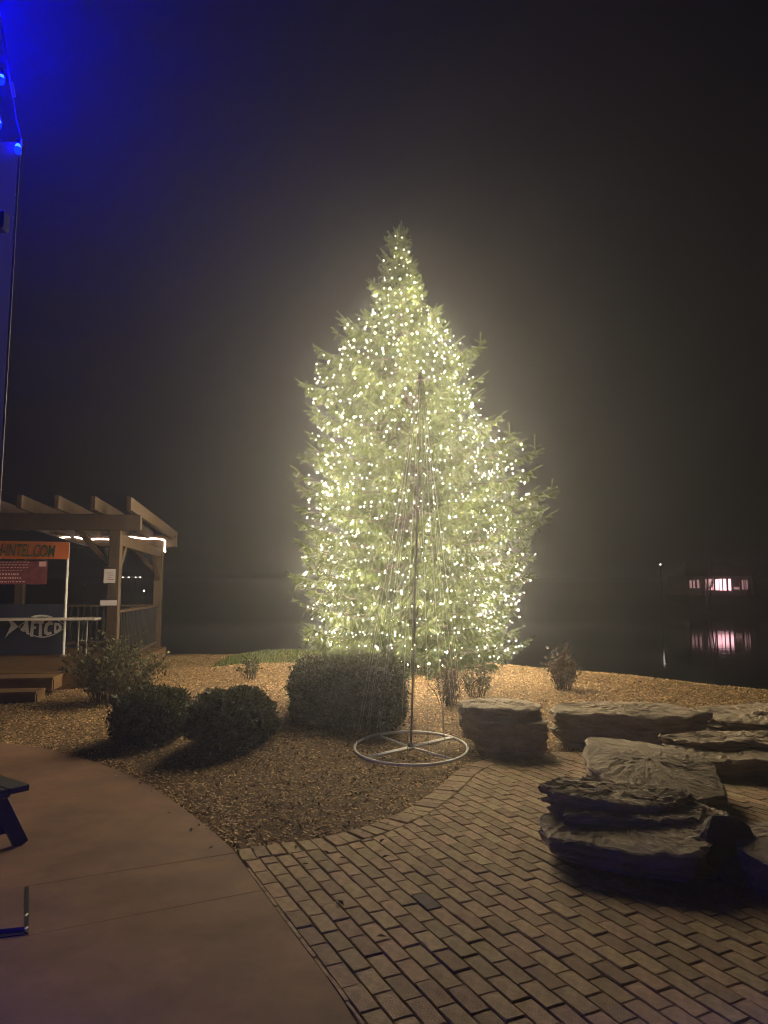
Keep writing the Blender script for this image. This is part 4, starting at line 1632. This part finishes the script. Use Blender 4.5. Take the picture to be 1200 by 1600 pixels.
def bulb_at(q, material, hang=True, parent=bs, s_=K):
    g = MB().lathe(q, [(0.001, -0.030 * s_), (0.009 * s_, -0.025 * s_), (0.0135 * s_, -0.012 * s_), (0.0125 * s_, -0.003 * s_)], 12).build('bulb', 'blue_glass', parent, smooth=True)
    MB().lathe(q, [(0.0115 * s_, -0.0032 * s_), (0.0105 * s_, 0.003 * s_), (0.008 * s_, 0.010 * s_), (0.006 * s_, 0.013 * s_)], 12).build('core', material, g, smooth=True)
    c = MB().lathe(q + Vector((0, 0, 0.013 * s_)), [(0.008 * s_, 0), (0.0085 * s_, 0.015 * s_), (0.004 * s_, 0.024 * s_)], 10).build('socket', 'black_plastic', g)
    return g


for px, py in ((28, 230), (2, 122), (-3, 192)):
    bulb_at(pw(px, py, VY - 0.008), 'blue_bulb')
# unseen board added to keep light of the off-frame blue bulbs off the ground
FY = 2.62
xe = pw(-6, 60, FY).x
fz0, fz1 = pw(-20, 330, FY).z, pw(-20, -260, FY).z
fb = thing('blocker_board', 'unseen dark board added to keep its blue bulbs from lighting the ground', 'board', (xe - 0.5, FY, fz0))
MB().box((xe - 0.5, FY, (fz0 + fz1) / 2), (1.0, 0.022, fz1 - fz0), None, 0.003).build('board', 'timber', fb)
MB().beam((xe - 0.9, FY + 0.07, 0.0), (xe - 0.9, FY + 0.07, fz1), 0.1, 0.1, 0.006).build('post', 'timber', fb)
for k, (px, py) in enumerate(((-46, 70), (-52, 30), (-64, 96), (-60, 0), (-80, 50), (-56, 122))):
    q = pw(px, py, FY - 0.028)
    bulb_at(q, 'bright_blue_bulb', parent=fb, s_=0.9)

# unseen post and wrap of blue bulbs, added to tint the concrete walk
pp = Vector((-1.95, 2.3, 0))
post = thing('added_post', 'unseen square post added to hold blue bulbs that tint the concrete walk', 'post', tuple(pp))
MB().box(pp + Vector((0, 0, 1.5)), (0.15, 0.15, 3.0), None, 0.01).build('shaft', 'timber', post)
MB().box(pp + Vector((0, 0, 0.06)), (0.22, 0.22, 0.12), None, 0.01).build('base', 'timber', post)
wr = thing('blue_light_string', 'unseen strand of blue bulbs added to tint the concrete walk', 'string lights', tuple(pp + Vector((0.1, 0, 0.4))))
wpts = []
for k in range(41):
    a_ = k * 0.55
    wpts.append(pp + Vector((0.115 * math.cos(a_), 0.115 * math.sin(a_), 0.2 + 0.05 * k)))
MB().tube(wpts, 0.002, 4).build('wire', 'wire', wr)
for k in (1, 3, 6, 9):
    q = wpts[k] + (wpts[k] - pp).normalized() * 0.0
    bulb_at(q + Vector((0.02, 0.01, 0)), 'blue_tint_bulb', parent=wr)

# ------------------------------------------------------------------ across the lake
HY = 112.0
hx0, hx1 = pw(1072, 912, HY).x, pw(1172, 912, HY).x
hz = [pw(1120, y_, HY).z for y_ in (925, 903)]
zf_ = hz[0] - 0.5
ho = thing('lake_house', 'low house across the lake with a pink-lit porch', 'house', ((hx0 + hx1) / 2, HY + 3, zf_))
cxh = (hx0 + hx1) / 2
MB().box((cxh, HY + 4.2, (zf_ + hz[1] + 0.3) / 2 + 0.0), (hx1 - hx0, 6.0, hz[1] + 0.3 - zf_)).build('wall', 'siding', ho)
MB().box((cxh, HY + 3.0, zf_ - 1.2), (hx1 - hx0 + 0.6, 8.6, 2.3)).build('foundation', 'shingle', ho)
rz = hz[1] + 0.32
MB().add([(hx0 - .6, HY - 1.2, rz), (hx1 + .6, HY - 1.2, rz), (hx1 + .6, HY + 8, rz), (hx0 - .6, HY + 8, rz), (hx0 + 1.5, HY + 3.4, rz + 2.2), (hx1 - 1.5, HY + 3.4, rz + 2.2)],
         [(0, 1, 5, 4), (1, 2, 5), (2, 3, 4, 5), (3, 0, 4), (0, 3, 2, 1)]).build('roof', 'shingle', ho)


def win(x0, x1, y0, y1, m_, mull=1):
    a, b = pw(x0, y1, HY + 1.1), pw(x1, y0, HY + 1.1)
    o_ = MB().box(((a.x + b.x) / 2, HY + 1.16, (a.z + b.z) / 2), (b.x - a.x, 0.06, b.z - a.z)).build('window', m_, ho)
    for k in range(mull):
        xx = a.x + (b.x - a.x) * (k + 1) / (mull + 1)
        c = MB().box((xx, HY + 1.1, (a.z + b.z) / 2), (0.14, 0.05, b.z - a.z)).build('mullion', 'shingle', o_)


win(1078, 1086, 907, 919, 'dim_window')
win(1090, 1097, 906, 919, 'dim_window')
win(1103, 1108, 905, 922, 'dim_window', 0)
win(1110, 1117, 905, 922, 'lit_window', 1)
win(1118, 1123, 905, 922, 'lit_window', 0)
win(1125, 1133, 904.5, 922.5, 'lit_window', 1)
win(1134, 1142, 904.5, 922.5, 'lit_window', 0)
win(1147, 1158, 917, 921, 'dim_window', 0)
win(1160, 1168, 906, 921, 'dim_window', 2)
for k in range(6):
    xx = hx0 + (hx1 - hx0) * k / 5
    MB().box((xx, HY - 0.9, (zf_ + rz) / 2 - 0.01), (0.2, 0.2, rz - zf_ - 0.03)).build('porch_post', 'siding', ho)
MB().box((cxh, HY - 0.9, zf_ + 0.35), (hx1 - hx0, 0.08, 0.1)).build('porch_rail', 'siding', ho)

rt = random.Random(8)
for k, (px, h_) in enumerate(((1103, 5.5), (1109, 6.5))):
    q = pw(px, 930, HY - 4)
    q.z = -0.9
    t = thing('bare_tree', '%s bare dark tree in front of the pink-lit house across the lake' % ('shorter', 'taller')[k], 'tree', tuple(q), 'bare trees by the lake house')
    MB().tube([q + Vector((0, 0, -0.6)), q + Vector((0.15, 0, 2)), q + Vector((0.5, 0, h_))], [0.16, 0.12, 0.03], 6).build('trunk', 'bark', t)
    for b_ in range(7):
        z_ = rt.uniform(1.8, h_ - 0.5)
        d = Vector((rt.uniform(-1, 1), rt.uniform(-.5, .5), rt.uniform(0.4, 1.2))) * 1.3
        s0 = q + Vector((0.15 + 0.08 * (z_ - 2), 0, z_))
        MB().tube([s0, s0 + d * 0.6, s0 + d + Vector((0, 0, 0.3))], [0.05, 0.035, 0.015], 5).build('limb', 'bark', t)

for px, py, Y_, r_ in ((192, 902, 118, .09), (201, 902, 118, .11), (212, 902, 118, .10), (219, 902, 118, .10), (253, 900, 118, .11), (225, 923, 110, .12), (132, 915, 112, .07), (1032, 882, 116, .13)):
    q = pw(px, py, Y_)
    zg = float(np.interp(Y_, fy, fz)) - 0.7
    t = thing('shore_lamp', 'small glowing lamp on a dark pole on the far shore' if px < 600 else 'single tall glowing lamp on the far shore beside the pink-lit house', 'lamp', (q.x, q.y, zg), 'lamps on the far shore' if px < 600 else None)
    MB().tube([(q.x, q.y, zg), (q.x, q.y, q.z - 0.05)], 0.05, 6).build('pole', 'black_plastic', t)
    MB().lathe(q - Vector((0, 0, r_)), [(0.02, 0), (r_ * .8, r_ * .4), (r_, r_), (r_ * .8, r_ * 1.6), (0.02, 2 * r_)], 8).build('globe', 'far_lamp', t)

# ------------------------------------------------------------------ haze
hm = bpy.data.materials.new('haze')
hm.use_nodes = True
nt = hm.node_tree
nt.nodes.remove(nt.nodes['Principled BSDF'])
pv = nt.nodes.new('ShaderNodeVolumePrincipled')
pv.inputs['Color'].default_value = (0.90, 0.92, 0.98, 1)
pv.inputs['Density'].default_value = HAZE
pv.inputs['Anisotropy'].default_value = 0.77
nt.links.new(pv.outputs[0], nt.nodes['Material Output'].inputs['Volume'])
MATS['haze'] = hm
mb = MB().box((0, 150, (-4.3 + 9.9) / 2), (540, 380, 14.2))
tag(mb.build('haze', 'haze'), 'thin night mist glowing around the lit spruce', 'haze', kind='stuff')
